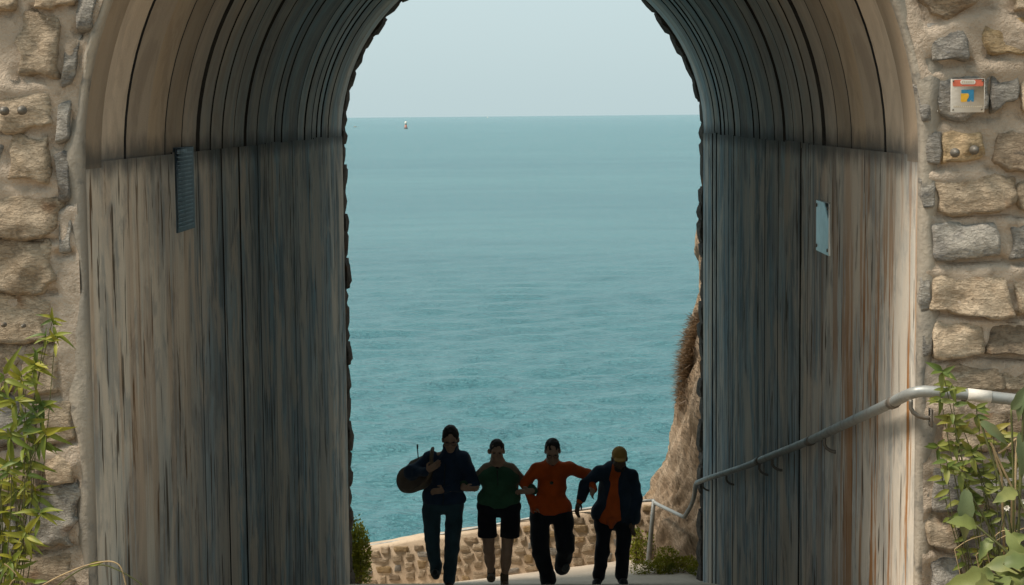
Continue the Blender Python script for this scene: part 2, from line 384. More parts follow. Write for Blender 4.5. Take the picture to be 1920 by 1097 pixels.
# ------------------------------------------------------------------ walls with an arch in them
def arch_wall(y, r, x0, x1, zb, zt, nr, amp, seed, flip=False, dens=(56, 40)):
    sec = arch_path(r, zb, *dens); ns = SinNoise(seed, 40, 1.2, 9, 3); V = []
    c = Vector((XC, ZS))
    for (x, z) in sec:
        # outer end of this ray on the rectangle
        if z < ZS: ox, oz = (x0 if x < XC else x1), z
        else:
            d = Vector((x - c.x, z - c.y)); t = min(((x1 if d.x > 0 else x0) - c.x) / d.x if abs(d.x) > 1e-6 else 1e9, (zt - c.y) / d.y if d.y > 1e-6 else 1e9)
            ox, oz = c.x + d.x * t, c.y + d.y * t
        for j in range(nr + 1):
            s = (j / nr) ** 1.25; V.append([x + (ox - x) * s, y, z + (oz - z) * s])
    V = np.array(V); V[:, 1] += amp * ns(V)
    Fc = grid_faces(len(sec), nr + 1)
    if flip: Fc = [q[::-1] for q in Fc]
    return V, Fc
wall = empty('stone_wall', (XC, YN, Z0)); OFFW = Vector((XC, YN, Z0))
prop(wall, 'rough tan and grey rubble stone wall around the landward arch', 'stone wall')
V, Fc = arch_wall(YN, RAD + .02, -8, 8, -2.6, 3.3, 120, .009, 21, dens=(220, 190))
MORTAR = (V, Fc)
V, Fc = merge([box(-8, XC - RAD - .06, YN + .03, YN + .6, -2.6, 3.3), box(XC + RAD + .06, 8, YN + .03, YN + .6, -2.6, 3.3), box(XC - RAD - .06, XC + RAD + .06, YN + .03, YN + .6, ZS + RAD + .06, 3.3)])
obj('core', np.array(V) - np.array(OFFW), Fc, M['mortar'], wall, smooth=False)
def face_stone(poly, H, mat, seed, y=YN, scale=None, nu=17, nv=13, parent=wall, off=OFFW, lean=1.0, name='stone'):
    """one rubble stone set in a wall face: quad outline in the wall plane, proud most at its foot, bedded flush at its top"""
    r = np.random.default_rng(seed); a, b, c, d = [np.array(p, float) for p in poly]      # tl, tr, br, bl
    n1 = SinNoise(seed + 1, 22, 4, 22, 2); n2 = SinNoise(seed + 2, 18, 3, 16, 2); V = []
    size = np.linalg.norm(b - a); hgt = np.linalg.norm(d - a); cen = (a + b + c + d) / 4; m_ = min(size, hgt)
    pl = [(cen + r.uniform(-.3, .3, 2) * (size, hgt), r.normal(0, .30, 2) + np.array((0, -.10 * lean))) for _ in range(5)]   # broken faces
    for i in range(nu):
        for j in range(nv):
            u, v = i / (nu - 1), j / (nv - 1); uu, vv = 2 * u - 1, 2 * v - 1
            uu = math.copysign(1 - (1 - abs(uu)) ** 1.25, uu); vv = math.copysign(1 - (1 - abs(vv)) ** 1.25, vv)      # finer towards the edges
            m = max(abs(uu), abs(vv)); l4 = (abs(uu) ** 7 + abs(vv) ** 7) ** (1 / 7) + 1e-9; k = m / l4 if m > 0 else 1; k = .3 + .7 * k
            U, W = .5 + .5 * uu * k, .5 + .5 * vv * k
            p = (a * (1 - U) + b * U) * (1 - W) + (d * (1 - U) + c * U) * W
            p = p + .05 * m_ * np.array([n2(p), n2(p + 31.7)]) * m ** 2
            edge = min((1 - abs(uu)) * size, (1 - abs(vv)) * hgt) / m_
            face = H + max(-.55 * H, min(0, min(float(q @ (p - o_)) for o_, q in pl) + .012)) + .09 * H * n1(p)
            face += .35 * H * lean * (W - .55)
            rim = min(1, edge / (.16 if W < .6 else .08)) ** .55
            top = max(0, 1 - W * 2.2) * lean
            h = -.03 if edge <= 1e-6 else max(-.012, (-.01 + (face + .01) * rim) * (1 - .55 * top))
            V.append((p[0], y - h, p[1]))
    V = np.array(V) - np.array(off)
    return obj(name, V, grid_faces(nu, nv), mat, parent)
def pxpoly(q, y=YN): return [(lambda p: (p.x, p.z))(P(a, b, y)) for a, b in q]
LEFT = [  # tl tr br bl in photo pixels, height, material
    ([(40, 18), (116, 34), (104, 134), (38, 142)], .055, 'tan'), ([(58, -40), (142, -40), (138, 4), (66, 22)], .06, 'tan'), ([(-60, -46), (36, -40), (22, 14), (-50, 24)], .05, 'tan'),
    ([(-70, 168), (93, 172), (96, 240), (-70, 242)], .06, 'tan'), ([(22, 254), (92, 252), (86, 344), (24, 338)], .06, 'tan'), ([(-60, 262), (4, 258), (2, 335), (-60, 342)], .05, 'grey'),
    ([(-55, 362), (106, 364), (97, 446), (-55, 446)], .07, 'tan'), ([(-60, 454), (100, 455), (94, 543), (-60, 546)], .085, 'tan'), ([(-60, 550), (90, 552), (86, 640), (-60, 643)], .05, 'tan'),
    ([(-50, 652), (36, 650), (30, 728), (-50, 735)], .05, 'brown'), ([(44, 654), (104, 658), (100, 736), (40, 744)], .035, 'tan'), ([(-60, 744), (60, 752), (62, 830), (-60, 834)], .05, 'grey'),
    ([(84, 752), (134, 756), (136, 822), (86, 834)], .03, 'tan'), ([(88, 838), (136, 840), (138, 902), (90, 908)], .03, 'tan'), ([(-50, 844), (74, 846), (78, 930), (-50, 938)], .045, 'brown'),
    ([(44, 918), (142, 912), (136, 1018), (50, 1030)], .06, 'grey'), ([(-50, 948), (34, 950), (34, 1030), (-50, 1040)], .05, 'grey'), ([(10, 1044), (132, 1036), (136, 1130), (0, 1140)], .05, 'tan'),
    ([(108, 198), (134, 188), (128, 262), (104, 268)], .03, 'grey'), ([(104, 290), (132, 280), (130, 372), (110, 380)], .03, 'grey'), ([(110, 400), (134, 396), (132, 470), (112, 474)], .025, 'grey'), ([(146, -20), (186, -30), (172, 52), (148, 58)], .04, 'grey'), ([(122, 96), (150, 66), (140, 150), (116, 168)], .03, 'grey'),
]
RIGHT = [
    ([(1742, 48), (1808, 46), (1810, 114), (1752, 118)], .05, 'grey'), ([(1842, 40), (1990, 36), (1990, 98), (1862, 102)], .05, 'ochre'), ([(1716, -60), (1850, -60), (1842, 2), (1742, 34)], .055, 'brown'), ([(1892, -50), (1990, -50), (1990, 18), (1900, 24)], .04, 'tan'),
    ([(1760, 142), (1852, 134), (1852, 214), (1760, 220)], .03, 'grey'), ([(1858, 136), (1910, 130), (1908, 184), (1858, 208)], .035, 'grey'), ([(1714, 156), (1752, 154), (1752, 224), (1730, 228)], .03, 'grey'), ([(1918, 150), (1990, 140), (1990, 232), (1916, 210)], .04, 'tan'),
    ([(1766, 244), (1840, 240), (1842, 296), (1768, 308)], .045, 'ochre'), ([(1732, 248), (1762, 246), (1762, 308), (1738, 306)], .03, 'grey'), ([(1874, 252), (1990, 240), (1990, 330), (1862, 314)], .055, 'brown'),
    ([(1758, 334), (1904, 328), (1896, 392), (1766, 402)], .05, 'tan'), ([(1724, 336), (1752, 332), (1752, 388), (1730, 392)], .025, 'grey'), ([(1914, 338), (1990, 334), (1990, 400), (1912, 398)], .04, 'tan'),
    ([(1746, 418), (1866, 420), (1870, 482), (1752, 486)], .06, 'grey'), ([(1898, 422), (1990, 416), (1990, 486), (1892, 488)], .055, 'grey'),
    ([(1744, 512), (1880, 514), (1900, 592), (1750, 584)], .07, 'tan'), ([(1906, 506), (1990, 502), (1990, 588), (1910, 586)], .045, 'tan'),
    ([(1750, 604), (1840, 602), (1834, 662), (1754, 672)], .055, 'tan'), ([(1856, 608), (1990, 598), (1990, 668), (1850, 662)], .055, 'brown'),
    ([(1772, 684), (1876, 688), (1880, 730), (1774, 732)], .04, 'tan'), ([(1884, 688), (1990, 684), (1990, 732), (1886, 732)], .035, 'tan'),
    ([(1764, 770), (1884, 772), (1880, 838), (1770, 846)], .045, 'tan'), ([(1892, 772), (1990, 768), (1990, 850), (1890, 846)], .045, 'brown'), ([(1746, 872), (1804, 868), (1806, 952), (1752, 958)], .05, 'grey'),
    ([(1812, 866), (1920, 866), (1926, 950), (1812, 946)], .05, 'grey'), ([(1736, 962), (1796, 958), (1790, 1034), (1740, 1016)], .06, 'tan'), ([(1806, 962), (1924, 966), (1920, 1040), (1804, 1046)], .05, 'dark'),
    ([(1748, 1046), (1800, 1048), (1804, 1140), (1744, 1140)], .05, 'grey'), ([(1812, 1056), (1930, 1056), (1930, 1140), (1812, 1140)], .05, 'brown'), ([(1932, 862), (2000, 862), (2000, 950), (1932, 950)], .04, 'tan'),
    ([(1722, 520), (1742, 512), (1744, 580), (1726, 584)], .02, 'grey'), ([(1726, 612), (1744, 606), (1746, 664), (1728, 668)], .02, 'grey'),
]
stones = {}
def grow(q, k=1.11):
    cx = sum(a for a, b in q) / 4; cy = sum(b for a, b in q) / 4; return [(cx + (a - cx) * k, cy + (b - cy) * k) for a, b in q]
for i, (q, h, m) in enumerate(LEFT + RIGHT): stones[i] = face_stone(pxpoly(grow(q)), h * .95, M[m], 100 + i * 7)
# more of the wall beside the picture, and the voussoirs of the ring above it
sd = 900
for side in (-1, 1):
    z = -2.35
    while z < 2.7:
        hh = random.uniform(.17, .26); x = random.uniform(2.98, 3.1) if side < 0 else random.uniform(2.7, 2.8)
        while x < 3.75:
            ww = random.uniform(.22, .42); q = [(side * x, z + hh - .03), (side * (x + ww - .04), z + hh - .035), (side * (x + ww - .04), z + .005), (side * x, z)]
            if side < 0: q = [q[1], q[0], q[3], q[2]]
            sd += 7; face_stone(q, random.uniform(.035, .06), M[random.choice(['tan', 'tan', 'grey', 'brown'])], sd, nu=7, nv=6); x += ww
        z += hh
for k in range(15):
    a0 = math.radians(36 + 108 * k / 15); a1 = math.radians(36 + 108 * (k + 1) / 15 - 1.2)
    q = [(XC + rr * math.cos(a), ZS + rr * math.sin(a)) for rr, a in ((2.62, a1), (2.62, a0), (2.18, a0), (2.18, a1))]
    sd += 7; face_stone(q, .05, M[random.choice(['tan', 'grey', 'brown'])], sd, nu=7, nv=6)
# bed the stones: mortar smeared up over their heads, an open shadowed joint under their feet
V, Fc = MORTAR; xz = V[:, [0, 2]]; jn_ = SinNoise(88, 20, 2, 12, 2)(xz)
def seg_dist(a, b):
    a, b = np.array(a), np.array(b); ab = b - a; t = np.clip(((xz - a) @ ab) / (ab @ ab), 0, 1); return np.linalg.norm(xz - a - t[:, None] * ab, axis=1)
for q, hh, m in LEFT + RIGHT:
    a, b, c, d = pxpoly(grow(q)); up = np.exp(-(seg_dist(a, b) / .05) ** 2); dn = np.exp(-(seg_dist(d, c) / .017) ** 2); sd_ = np.exp(-(np.minimum(seg_dist(a, d), seg_dist(b, c)) / .014) ** 2)
    V[:, 1] += -.26 * hh * up * (.8 + .3 * jn_) + (.045 + .02 * jn_) * dn + (.012 + .014 * jn_) * sd_ * (1 - up)
obj('mortar_face', V - np.array(OFFW), Fc, M['mortar'], wall)
# bolts let into three of the stones
def bolt(parent, px, py, r=.019, yy=.05):
    p = P(px, py, YN) - OFFW; V = []; prof = [(r * 1.25, -.01), (r * 1.25, .006), (r * .95, .011), (r * .95, .022), (r * .55, .032), (0.0005, .034)]; n = 10
    for k in range(n):
        for rr, h in prof: V.append((p.x + rr * math.cos(k * 6.2832 / n), -yy - h, p.z + rr * math.sin(k * 6.2832 / n)))
    obj('bolt', V, grid_faces(n, len(prof), True), M['bolt'], parent)
bolt(stones[3], 16, 208, yy=.075); bolt(stones[3], 49, 207, yy=.075)
ir = len(LEFT) + 8; bolt(stones[ir], 1786, 286, yy=.055); bolt(stones[ir], 1822, 281, yy=.055)
bolt(stones[8], 14, 606, .011, yy=.065); bolt(stones[8], 51, 608, .009, yy=.065)

# ------------------------------------------------------------------ tunnel lining: every formwork board is a piece
lin = empty('tunnel_lining', (XC, YN, ZS)); OFFL = np.array((XC, YN, ZS))
prop(lin, 'stained board-marked concrete lining of the barrel vaulted tunnel', 'tunnel')
def strip(name, sec, arcs, profile, mat, side=0):
    """sweep a profile (y, outward offset) along section points with outward normals"""
    V = []; UV = []
    for (x, z, nx, nz), s in zip(sec, arcs):
        for (y, o) in profile: V.append((x + nx * o, y, z + nz * o)); UV.append((y * (1 if side == 0 else side), s))
    o = obj(name, np.array(V) - OFFL, [q[::-1] for q in grid_faces(len(sec), len(profile))], mat, lin, uv=UV); m = len(profile) - 1
    o.data.set_sharp_from_angle(angle=math.radians(14))
    if m == 6:                                   # dark material on the faces of the open joint
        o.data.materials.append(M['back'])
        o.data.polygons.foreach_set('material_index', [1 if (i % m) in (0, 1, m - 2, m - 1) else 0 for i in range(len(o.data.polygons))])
    return o
def ring_sec(n=56):
    S, A = [(XC - RAD, ZS - .03, -1, 0)], [-.03]
    for i in range(n + 1):
        a = math.pi - math.pi * i / n; S.append((XC + RAD * math.cos(a), ZS + RAD * math.sin(a), math.cos(a), math.sin(a)))
        A.append(RAD * min(math.pi - a, a))
    S.append((XC + RAD, ZS - .03, 1, 0)); A.append(-.03)
    return S, A
jn = [9.375, 9.74, 10.37, 10.93, 11.45, 12.0, 12.56, 13.05, 13.5, 14.05, 14.6, 15.2, 15.7, 16.2, 16.65, 17.1, 17.7, 18.3, 18.8, 19.25, 19.7, 20.3, 20.8, 21.3, 21.72]
for k, (y0, y1) in enumerate(zip(jn[:-1], jn[1:])):
    S, A = ring_sec(); g = random.choice((.010, .016, .022, .026)) * (1 - .35 * (y0 - 9.3) / 12.4); o0, o1 = random.uniform(-.010, .006), random.uniform(-.006, .012)
    o0 = max(o0, -.012); o1 = max(o1, -.012)
    if k == 0: o0 = o1 = -.010; g = .006
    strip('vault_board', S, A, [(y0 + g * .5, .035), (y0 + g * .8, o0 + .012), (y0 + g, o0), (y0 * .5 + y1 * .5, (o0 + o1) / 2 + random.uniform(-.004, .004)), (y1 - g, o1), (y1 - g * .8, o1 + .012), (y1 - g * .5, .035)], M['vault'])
def wall_sec(side, y_bot, n=16):
    S, A = [], []; zt = ZS + .006 + random.uniform(-.006, .012)
    for i in range(n + 1):
        z = zt + (y_bot - zt) * i / n; S.append((XC + side * RAD, z, side, 0)); A.append(z - ZS)
    return (S, A) if side < 0 else (S[::-1], A[::-1])
wl = [9.375, 11.62, 12.05, 12.5, 12.9, 13.4, 13.75, 14.2, 14.7, 15.15, 15.6, 16.0, 16.45, 16.9, 17.25, 17.7, 18.1, 18.5, 18.95, 19.4, 19.8, 20.3, 20.75, 21.2, 21.72]
wr = [9.375, 12.78, 13.2, 13.6, 14.1, 14.45, 14.9, 15.3, 15.75, 16.2, 16.6, 17.05, 17.5, 17.85, 18.3, 18.75, 19.1, 19.6, 20.05, 20.5, 20.95, 21.4, 21.72]
for side, js in ((-1, wl), (1, wr)):
    for k, (y0, y1) in enumerate(zip(js[:-1], js[1:])):
        S, A = wall_sec(side, floor_z(y1) - .1); g = random.choice((.0012, .0015, .002, .003, .004, .009)); b = -.010
        o0, o1 = b + random.uniform(-.006, .006), b + random.uniform(-.006, .008)
        if k < 2: o0 = o1 = b; g = .0015
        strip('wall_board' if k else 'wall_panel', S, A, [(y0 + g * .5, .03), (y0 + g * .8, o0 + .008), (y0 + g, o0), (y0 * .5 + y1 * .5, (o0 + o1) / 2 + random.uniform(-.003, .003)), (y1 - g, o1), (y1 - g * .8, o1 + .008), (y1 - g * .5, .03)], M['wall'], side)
# dark backing behind the joints
pts = arch_path(RAD + .045, -5.7, 40, 4); V = [(x, y, z) for x, z in pts for y in (9.4, YF + .05)]
obj('backing', np.array(V) - OFFL, [q[::-1] for q in grid_faces(len(pts), 2)], M['back'], lin)
# rounded plaster rim at the landward edge, ragged where it laps onto the rubble
pts = arch_path(0, -2.5, 72, 40); nz_ = SinNoise(77, 30, .8, 6, 3); V = []; sec = []
for i, (x, z) in enumerate(arch_path(RAD, -2.5, 72, 40)):
    nx, nz = (-1, 0) if z < ZS and x < XC else (1, 0) if z < ZS else ((x - XC) / RAD, (z - ZS) / RAD)
    q = float(nz_((x, 0, z))); w_ = max(.03, .062 + .03 * q); lump = .009 * float(nz_((x * 2.3, 4, z * 2.3)))
    for (o, y) in ((-.009, 9.40), (-.012, 9.376), (-.011, 9.352), (-.008, 9.330), (.006, 9.318 + lump * .3), (w_ * .6, 9.318 + lump), (w_, 9.334 + lump), (w_ + .03, 9.37)): V.append((x + nx * o, y, z + nz * o))
obj('rim', np.array(V) - OFFL, [q[::-1] for q in grid_faces(len(V) // 8, 8)], M['rim'], lin)

# ------------------------------------------------------------------ seaward portal wall with its ring of rough stones
pw = empty('portal_wall', (XC, YF + .06, floor_z(YF))); OFFP = np.array((XC, YF + .06, floor_z(YF)))
prop(pw, 'dark rough stones edging the seaward mouth of the tunnel', 'stone wall')
V, Fc = arch_wall(YF + .42, RAD + .25, -2.8, 9, -6.4, 2.2, 14, .01, 31, True); V2, F2 = arch_wall(YF + .07, RAD + .03, -2.8, 9, -6.4, 2.2, 3, 0, 32)
obj('core', np.array(merge([(V.tolist(), Fc), (V2.tolist(), F2)])[0]) - OFFP, merge([(V.tolist(), Fc), (V2.tolist(), F2)])[1], M['dark'], pw)
def lump_box(sx, sy, sz, seed, n=4):
    """rough block: cube sphere blend, dented"""
    ns = SinNoise(seed, 12, 1.2, 5, 3); V = []; Fc = []
    for ax in range(3):
        for s in (-1, 1):
            o = len(V)
            for i in range(n + 1):
                for j in range(n + 1):
                    p = [0, 0, 0]; p[ax] = s; p[(ax + 1) % 3] = -1 + 2 * i / n; p[(ax + 2) % 3] = -1 + 2 * j / n
                    p = np.array(p, float); l = np.linalg.norm(p); r = p / l * 1.25; q = p * .5 + r * .5
                    q = q * (1 + .05 * float(ns(q))); V.append((q[0] * sx, q[1] * sy, q[2] * sz))
            for i in range(n):
                for j in range(n):
                    a = o + i * (n + 1) + j; f = (a, a + n + 1, a + n + 2, a + 1); Fc.append(f if s > 0 else f[::-1])
    return V, Fc
pts = arch_path(RAD + .012, -5.8, 40, 4); obj('sleeve', np.array([(x, y, z) for x, z in pts for y in (YF - .02, YF + .4)]) - OFFP, [q[::-1] for q in grid_faces(len(pts), 2)], M['dark'], pw)
blocks = [mesh_data('stone', *lump_box(.5, .5, .5, 300 + k), M['dark']) for k in range(7)]
pos_s = []; path = arch_path(RAD, floor_z(YF) - .1, 90, 50); acc = 0; nxt = 0.0
cum = [0]
for a, b in zip(path[:-1], path[1:]): cum.append(cum[-1] + math.hypot(b[0] - a[0], b[1] - a[1]))
s = 0.0
while s < cum[-1] - .05:
    ln = random.uniform(.17, .36); mid = min(s + ln / 2, cum[-1] - .01); i = max(0, min(len(path) - 2, int(np.searchsorted(cum, mid)) - 1))
    t = (mid - cum[i]) / max(1e-6, cum[i + 1] - cum[i]); x = path[i][0] * (1 - t) + path[i + 1][0] * t; z = path[i][1] * (1 - t) + path[i + 1][1] * t
    dx, dz = path[i + 1][0] - path[i][0], path[i + 1][1] - path[i][1]; ang = math.atan2(dz, dx); nx, nz = -math.sin(ang), math.cos(ang)   # outward
    thick = .30; inn = random.uniform(-.005, .045); c = Vector((x + nx * (thick / 2 - inn), YF + .24 + random.uniform(-.02, .03), z + nz * (thick / 2 - inn)))
    mw = Matrix.Translation(c - Vector(OFFP)) @ Matrix.Rotation(-ang + random.uniform(-.06, .06), 4, 'Y') @ Matrix.Diagonal((ln * 1.12, .32, thick, 1))
    link('stone', random.choice(blocks), pw, mw=mw); s += ln

# ------------------------------------------------------------------ low retaining wall along the landing, with a pipe rail
YW = 24.0
rw = empty('retaining_wall', (0, YW, -5.9)); OFFR = np.array((0, YW, -5.9)); prop(rw, 'low sunlit rubble wall along the landing above the sea', 'retaining wall')
pL, pR = P(640, 1036, YW), P(1230, 943, YW)
def top_z(x): return pL.z + (pR.z - pL.z) * (x - pL.x) / (pR.x - pL.x)
x0, x1 = -5.5, 1.75; nx = 60; V = []; Fc = []; ns = SinNoise(41, 30, 1, 6, 3)
for i in range(nx + 1):
    x = x0 + (x1 - x0) * i / nx; zt = top_z(x) + .01 * float(ns((x, 0, 0)))
    for (y, z) in ((0, landing_z(x, YW) - .3), (0, zt - .03), (.03, zt), (.3, zt + .005), (.34, zt - .03), (.36, SEA_Z - .5)): V.append((x, YW + y + .006 * float(ns((x * 2, y, z * 2))), z))
obj('mortar_core', np.array(V) - OFFR, [q[::-1] for q in grid_faces(nx + 1, 6)], mat_ground('pale_rubble_mortar', (.42, .325, .235), (.52, .41, .30), 3, .5), rw)
sd = 3000
zoff = .02
for row in range(6):
    x = -3.0 + random.uniform(0, .1); rh = random.uniform(.115, .155)
    while x < 1.5:
        ww = random.uniform(.11, .27); hh = rh * random.uniform(.8, 1.08); zc = top_z(x + ww / 2) - zoff - rh / 2 + random.uniform(-.012, .012)
        if zc - hh / 2 > landing_z(x, YW) - .08:
            a = ww / 2 - .009; b = hh / 2 - .006; xm = x + ww / 2; jt = lambda: random.uniform(-.02, .02)
            q = [(xm - a + jt(), zc + b + jt()), (xm + a + jt(), zc + b + jt()), (xm + a + jt(), zc - b + jt()), (xm - a + jt(), zc - b + jt())]
            sd += 3; face_stone(q, .016, M[random.choices(['tan', 'ochre', 'grey', 'brown'], [6, 2.2, 1.2, .6])[0]], sd, y=YW, nu=8, nv=7, parent=rw, off=Vector(OFFR), lean=.2)
        x += ww
    zoff += rh
# pipe rail on the wall top, up to the post and down to the tunnel corner
wr_ = empty('wall_rail', tuple(P(1215, 1073, 23.4))); OR = wr_.location.copy(); prop(wr_, 'slim pipe rail along the low wall with post beside the cliff', 'handrail')
def local(pts, o): return [Vector(p) - o for p in pts]
rail = [P(560, 1043, 24.16), P(655, 1029, 24.16), P(793, 1008, 24.16), P(1073, 958, 24.1), P(1195, 940, 23.7), P(1224, 938, 23.42)]
v, f = tube(local(rail, OR), .019, 10); obj('rail', v, f, M['steel'], wr_)
v, f = tube(local(smooth_path([P(1224, 938, 23.42), P(1229, 944, 23.38), P(1256, 957, 23.0), P(1283, 970, 22.7)], 1), OR), .024, 10); obj('rail', v, f, mat_metal('bright_pipe', (.46, .47, .45), .05), wr_)
v, f = tube(local([P(1213, 1076, 23.4), P(1217, 1040, 23.4), P(1222, 985, 23.4), P(1226, 939, 23.4)], OR), [.036, .034, .028, .026], 10); obj('post', v, f, M['steel'], wr_)
for px, py in ((735, 1017), (900, 989), (1010, 969), (1130, 950)):
    p = P(px, py, 24.14); v, f = tube(local([p, p - Vector((0, 0, .17))], OR), .012, 6); obj('bracket', v, f, M['steel'], wr_)

# ------------------------------------------------------------------ cliff beside the seaward mouth
prof = [(-14.3, .6), (-9, .75), (-6.6, .95), (-5.78, 1.17), (-5.23, 1.33), (-4.92, 1.50), (-4.54, 1.64), (-3.98, 1.76), (-3.0, 1.92), (-2.67, 1.98), (-1.49, 2.07), (0, 2.2), (2, 2.5), (3.4, 3.3)]
pz = np.array([a for a, b in prof]); pxx = np.array([b for a, b in prof]); c1 = SinNoise(61, 34, .5, 5, 3); c2 = SinNoise(62, 26, .25, 1.2, 3); c3 = SinNoise(63, 30, 1.5, 5, 3)
ys = np.concatenate([np.linspace(22.12, 25.2, 110), np.linspace(25.35, 34, 26)]); zs = np.concatenate([np.linspace(-14.3, -6.3, 40), np.linspace(-6.25, .6, 210), np.linspace(.75, 3.4, 14)]); V = []
for y in ys:
    b = max(0, 24.2 - y) * .16 + max(0, 23.3 - y) * .6 + max(0, y - 24.6) ** 1.3 * .35
    q = np.stack([np.full_like(zs, y * .7), zs * .35 + y * .3, np.interp(zs, pz, pxx) * 2.2 - zs * .45], 1)
    rid = np.abs(c1(q * 1.3)) - .8 + .6 * (np.abs(c3(np.stack([np.full_like(zs, y * 1.6), (zs * .42 + y * .5) * 1.0, np.interp(zs, pz, pxx) * 3 - zs * .8], 1))) - .8)
    X = np.interp(zs, pz, pxx) + b + .075 * rid + .06 * c2(np.stack([zs * .5, np.full_like(zs, y), zs * .2], 1)) * (1 if b >= 0 else 1)
    for x, z in zip(X, zs): V.append((x + .07, y, z))
nv = len(zs); Fc = [q[::-1] for q in grid_faces(len(ys), nv)]
o = obj('cliff', V, Fc, M['rock'], smooth=True); prop(o, 'steep tan rock face dropping to the sea beside the tunnel', 'cliff', kind='structure')

# ------------------------------------------------------------------ handrail on the right tunnel wall
hr = empty('handrail', tuple(P(1720, 735, 9.2))); OH = hr.location.copy(); prop(hr, 'long galvanised pipe handrail climbing the right tunnel wall and turning the corner', 'handrail')
XR = XC + RAD - .085
def on_wall(px, py):
    v = fwd * F + R_ * (px - 960) - U_ * (py - 548.5); return v * (XR / v.x)
hp = [on_wall(1307, 905), on_wall(1330, 896), on_wall(1362, 886), on_wall(1400, 874), on_wall(1420, 865), on_wall(1516, 828), on_wall(1600, 788), on_wall(1668, 757), on_wall(1706, 738)]
hp = hp + [P(1728, 733, 9.14), P(1752, 735, 9.12), P(1830, 741, 9.11), P(1925, 752, 9.1), P(2010, 762, 9.1)]
body = smooth_path(hp, 1); v, f = tube(local(body, OH), .029, 12); obj('rail', v, f, M['steel'], hr)
e0 = hp[0]; dn = smooth_path([e0, e0 + Vector((-.02, .05, -.05)), P(1303, 925, 21.9), P(1298, 945, 22.2), P(1283, 970, 22.68)], 2)
v, f = tube(local(dn, OH), .026, 10); obj('rail', v, f, M['steel'], hr)
for px, py in ((1318, 902), (1362, 888), (1424, 866), (1448, 856), (1546, 816), (1708, 742)):
    c = on_wall(px, py); p0 = c + Vector((.0, 0, -.02)); v, f = tube(local(smooth_path([p0, p0 + Vector((0, 0, -.055)), p0 + Vector((.05, 0, -.09)), p0 + Vector((.11, 0, -.09))], 1), OH), .011, 8)
    b = obj('bracket', v, f, M['bolt'], hr)
    v, f = bevbox(.092, .106, -.03, .03, -.045, .045, .004); o = obj('flange', v, f, M['bolt'], b, loc=tuple(p0 + Vector((0, 0, -.09)) - OH))
for px, py in ((1516, 828), (1420, 865), (1672, 756)):
    i = on_wall(px, py); j = on_wall(px + 6, py - 2.6); v, f = tube(local([i, j], OH), .0335, 12); obj('coupling', v, f, M['bolt'], hr)
for px in (1810, 1925):
    c = P(px, 741 + (px - 1830) * .11, 9.11); v, f = tube(local([c + Vector((0, 0, -.02)), c + Vector((0, .08, -.06)), c + Vector((0, .2, -.06))], OH), .012, 8); obj('bracket', v, f, M['bolt'], hr)
# pale tape sleeve on the rail
a, b = P(1814, 739.5, 9.11), P(1858, 744.5, 9.105); v, f = tube(local([a, b], OH), .031, 12); obj('tape_sleeve', v, f, M['white'], hr)

# ------------------------------------------------------------------ plates and the small sign
def wall_plate(name, side, p0, p1, mat, label, cat):
    """p0 = upper far corner, p1 = lower near corner given as (y, z)"""
    X = XC + side * (RAD - .010); y0, y1 = sorted((p0[0], p1[0])); z0, z1 = sorted((p0[1], p1[1]))
    e = empty(name, (X - side * .004, (y0 + y1) / 2, z0)); prop(e, label, cat); h = z1 - z0; w_ = (y1 - y0) / 2
    v, f = bevbox(-.011, .009, -w_, w_, 0, h, .003); obj('panel', v, f, mat, e); return e, w_, h
e, w_, h = wall_plate('wall_plaque', -1, (11.68, -.18), (12.27, -.715), M['slate'], 'slate blue metal plaque of fine lines on the left tunnel wall', 'plaque')
for k in range(19):
    z = .03 + k * (h - .07) / 18; v, f = box(.009, .0125, -w_ + .03, w_ - .03 - random.uniform(0, .07), z, z + .010); obj('line_of_print', v, f, mat_plain('plaque_line', (.13, .19, .235), .5) if k == 0 else bpy.data.materials['plaque_line'], e)
v, f = box(.009, .0135, -w_ + .03, w_ - .25, h - .03, h - .012); obj('line_of_print', v, f, bpy.data.materials['plaque_line'], e)
e, w_, h = wall_plate('wall_plate', 1, (12.72, -.585), (12.17, -.93), M['plate'], 'pale blank zinc plate bolted to the right tunnel wall', 'plate')
for sy in (-1, 1):
    for zz in (.035, h - .035):
        v, f = tube([(-.008, sy * (w_ - .035), zz), (-.017, sy * (w_ - .035), zz)], .012, 8); obj('bolt', v, f, M['bolt'], e)
c = P(1814, 179, 9.25); sg = empty('trail_sign', tuple(c)); prop(sg, 'small square white sign with red band and blue and yellow emblem on the stone wall', 'sign')
S = .0826
v, f = bevbox(-S, S, -.004, .004, -S, S, .002); obj('panel', v, f, M['white'], sg)
def rounded(x0, x1, z0, z1, y, r=.006, n=5):
    pts = []
    for cx, cz, a0 in ((x1 - r, z1 - r, 0), (x0 + r, z1 - r, 90), (x0 + r, z0 + r, 180), (x1 - r, z0 + r, 270)):
        for k in range(n): a = math.radians(a0 + 90 * k / (n - 1)); pts.append((cx + r * math.cos(a), y, cz + r * math.sin(a)))
    return pts
def flat(name, pts, mat, parent, t=.0012):
    n = len(pts); V = list(pts) + [(x, y + t, z) for x, y, z in pts]; Fc = [tuple(range(n - 1, -1, -1)), tuple(range(n, 2 * n))] + [(i, (i + 1) % n, n + (i + 1) % n, n + i) for i in range(n)]
    return obj(name, V, Fc, mat, parent, smooth=False)
flat('red_band', rounded(-S * .9, S * .92, S * .54, S * .92, -.0055, .007), M['red'], sg)
t_ = flat('title_plate', rounded(-S * .45, S * .45, S * .66, S * .92, -.0068, .01), M['white'], sg)
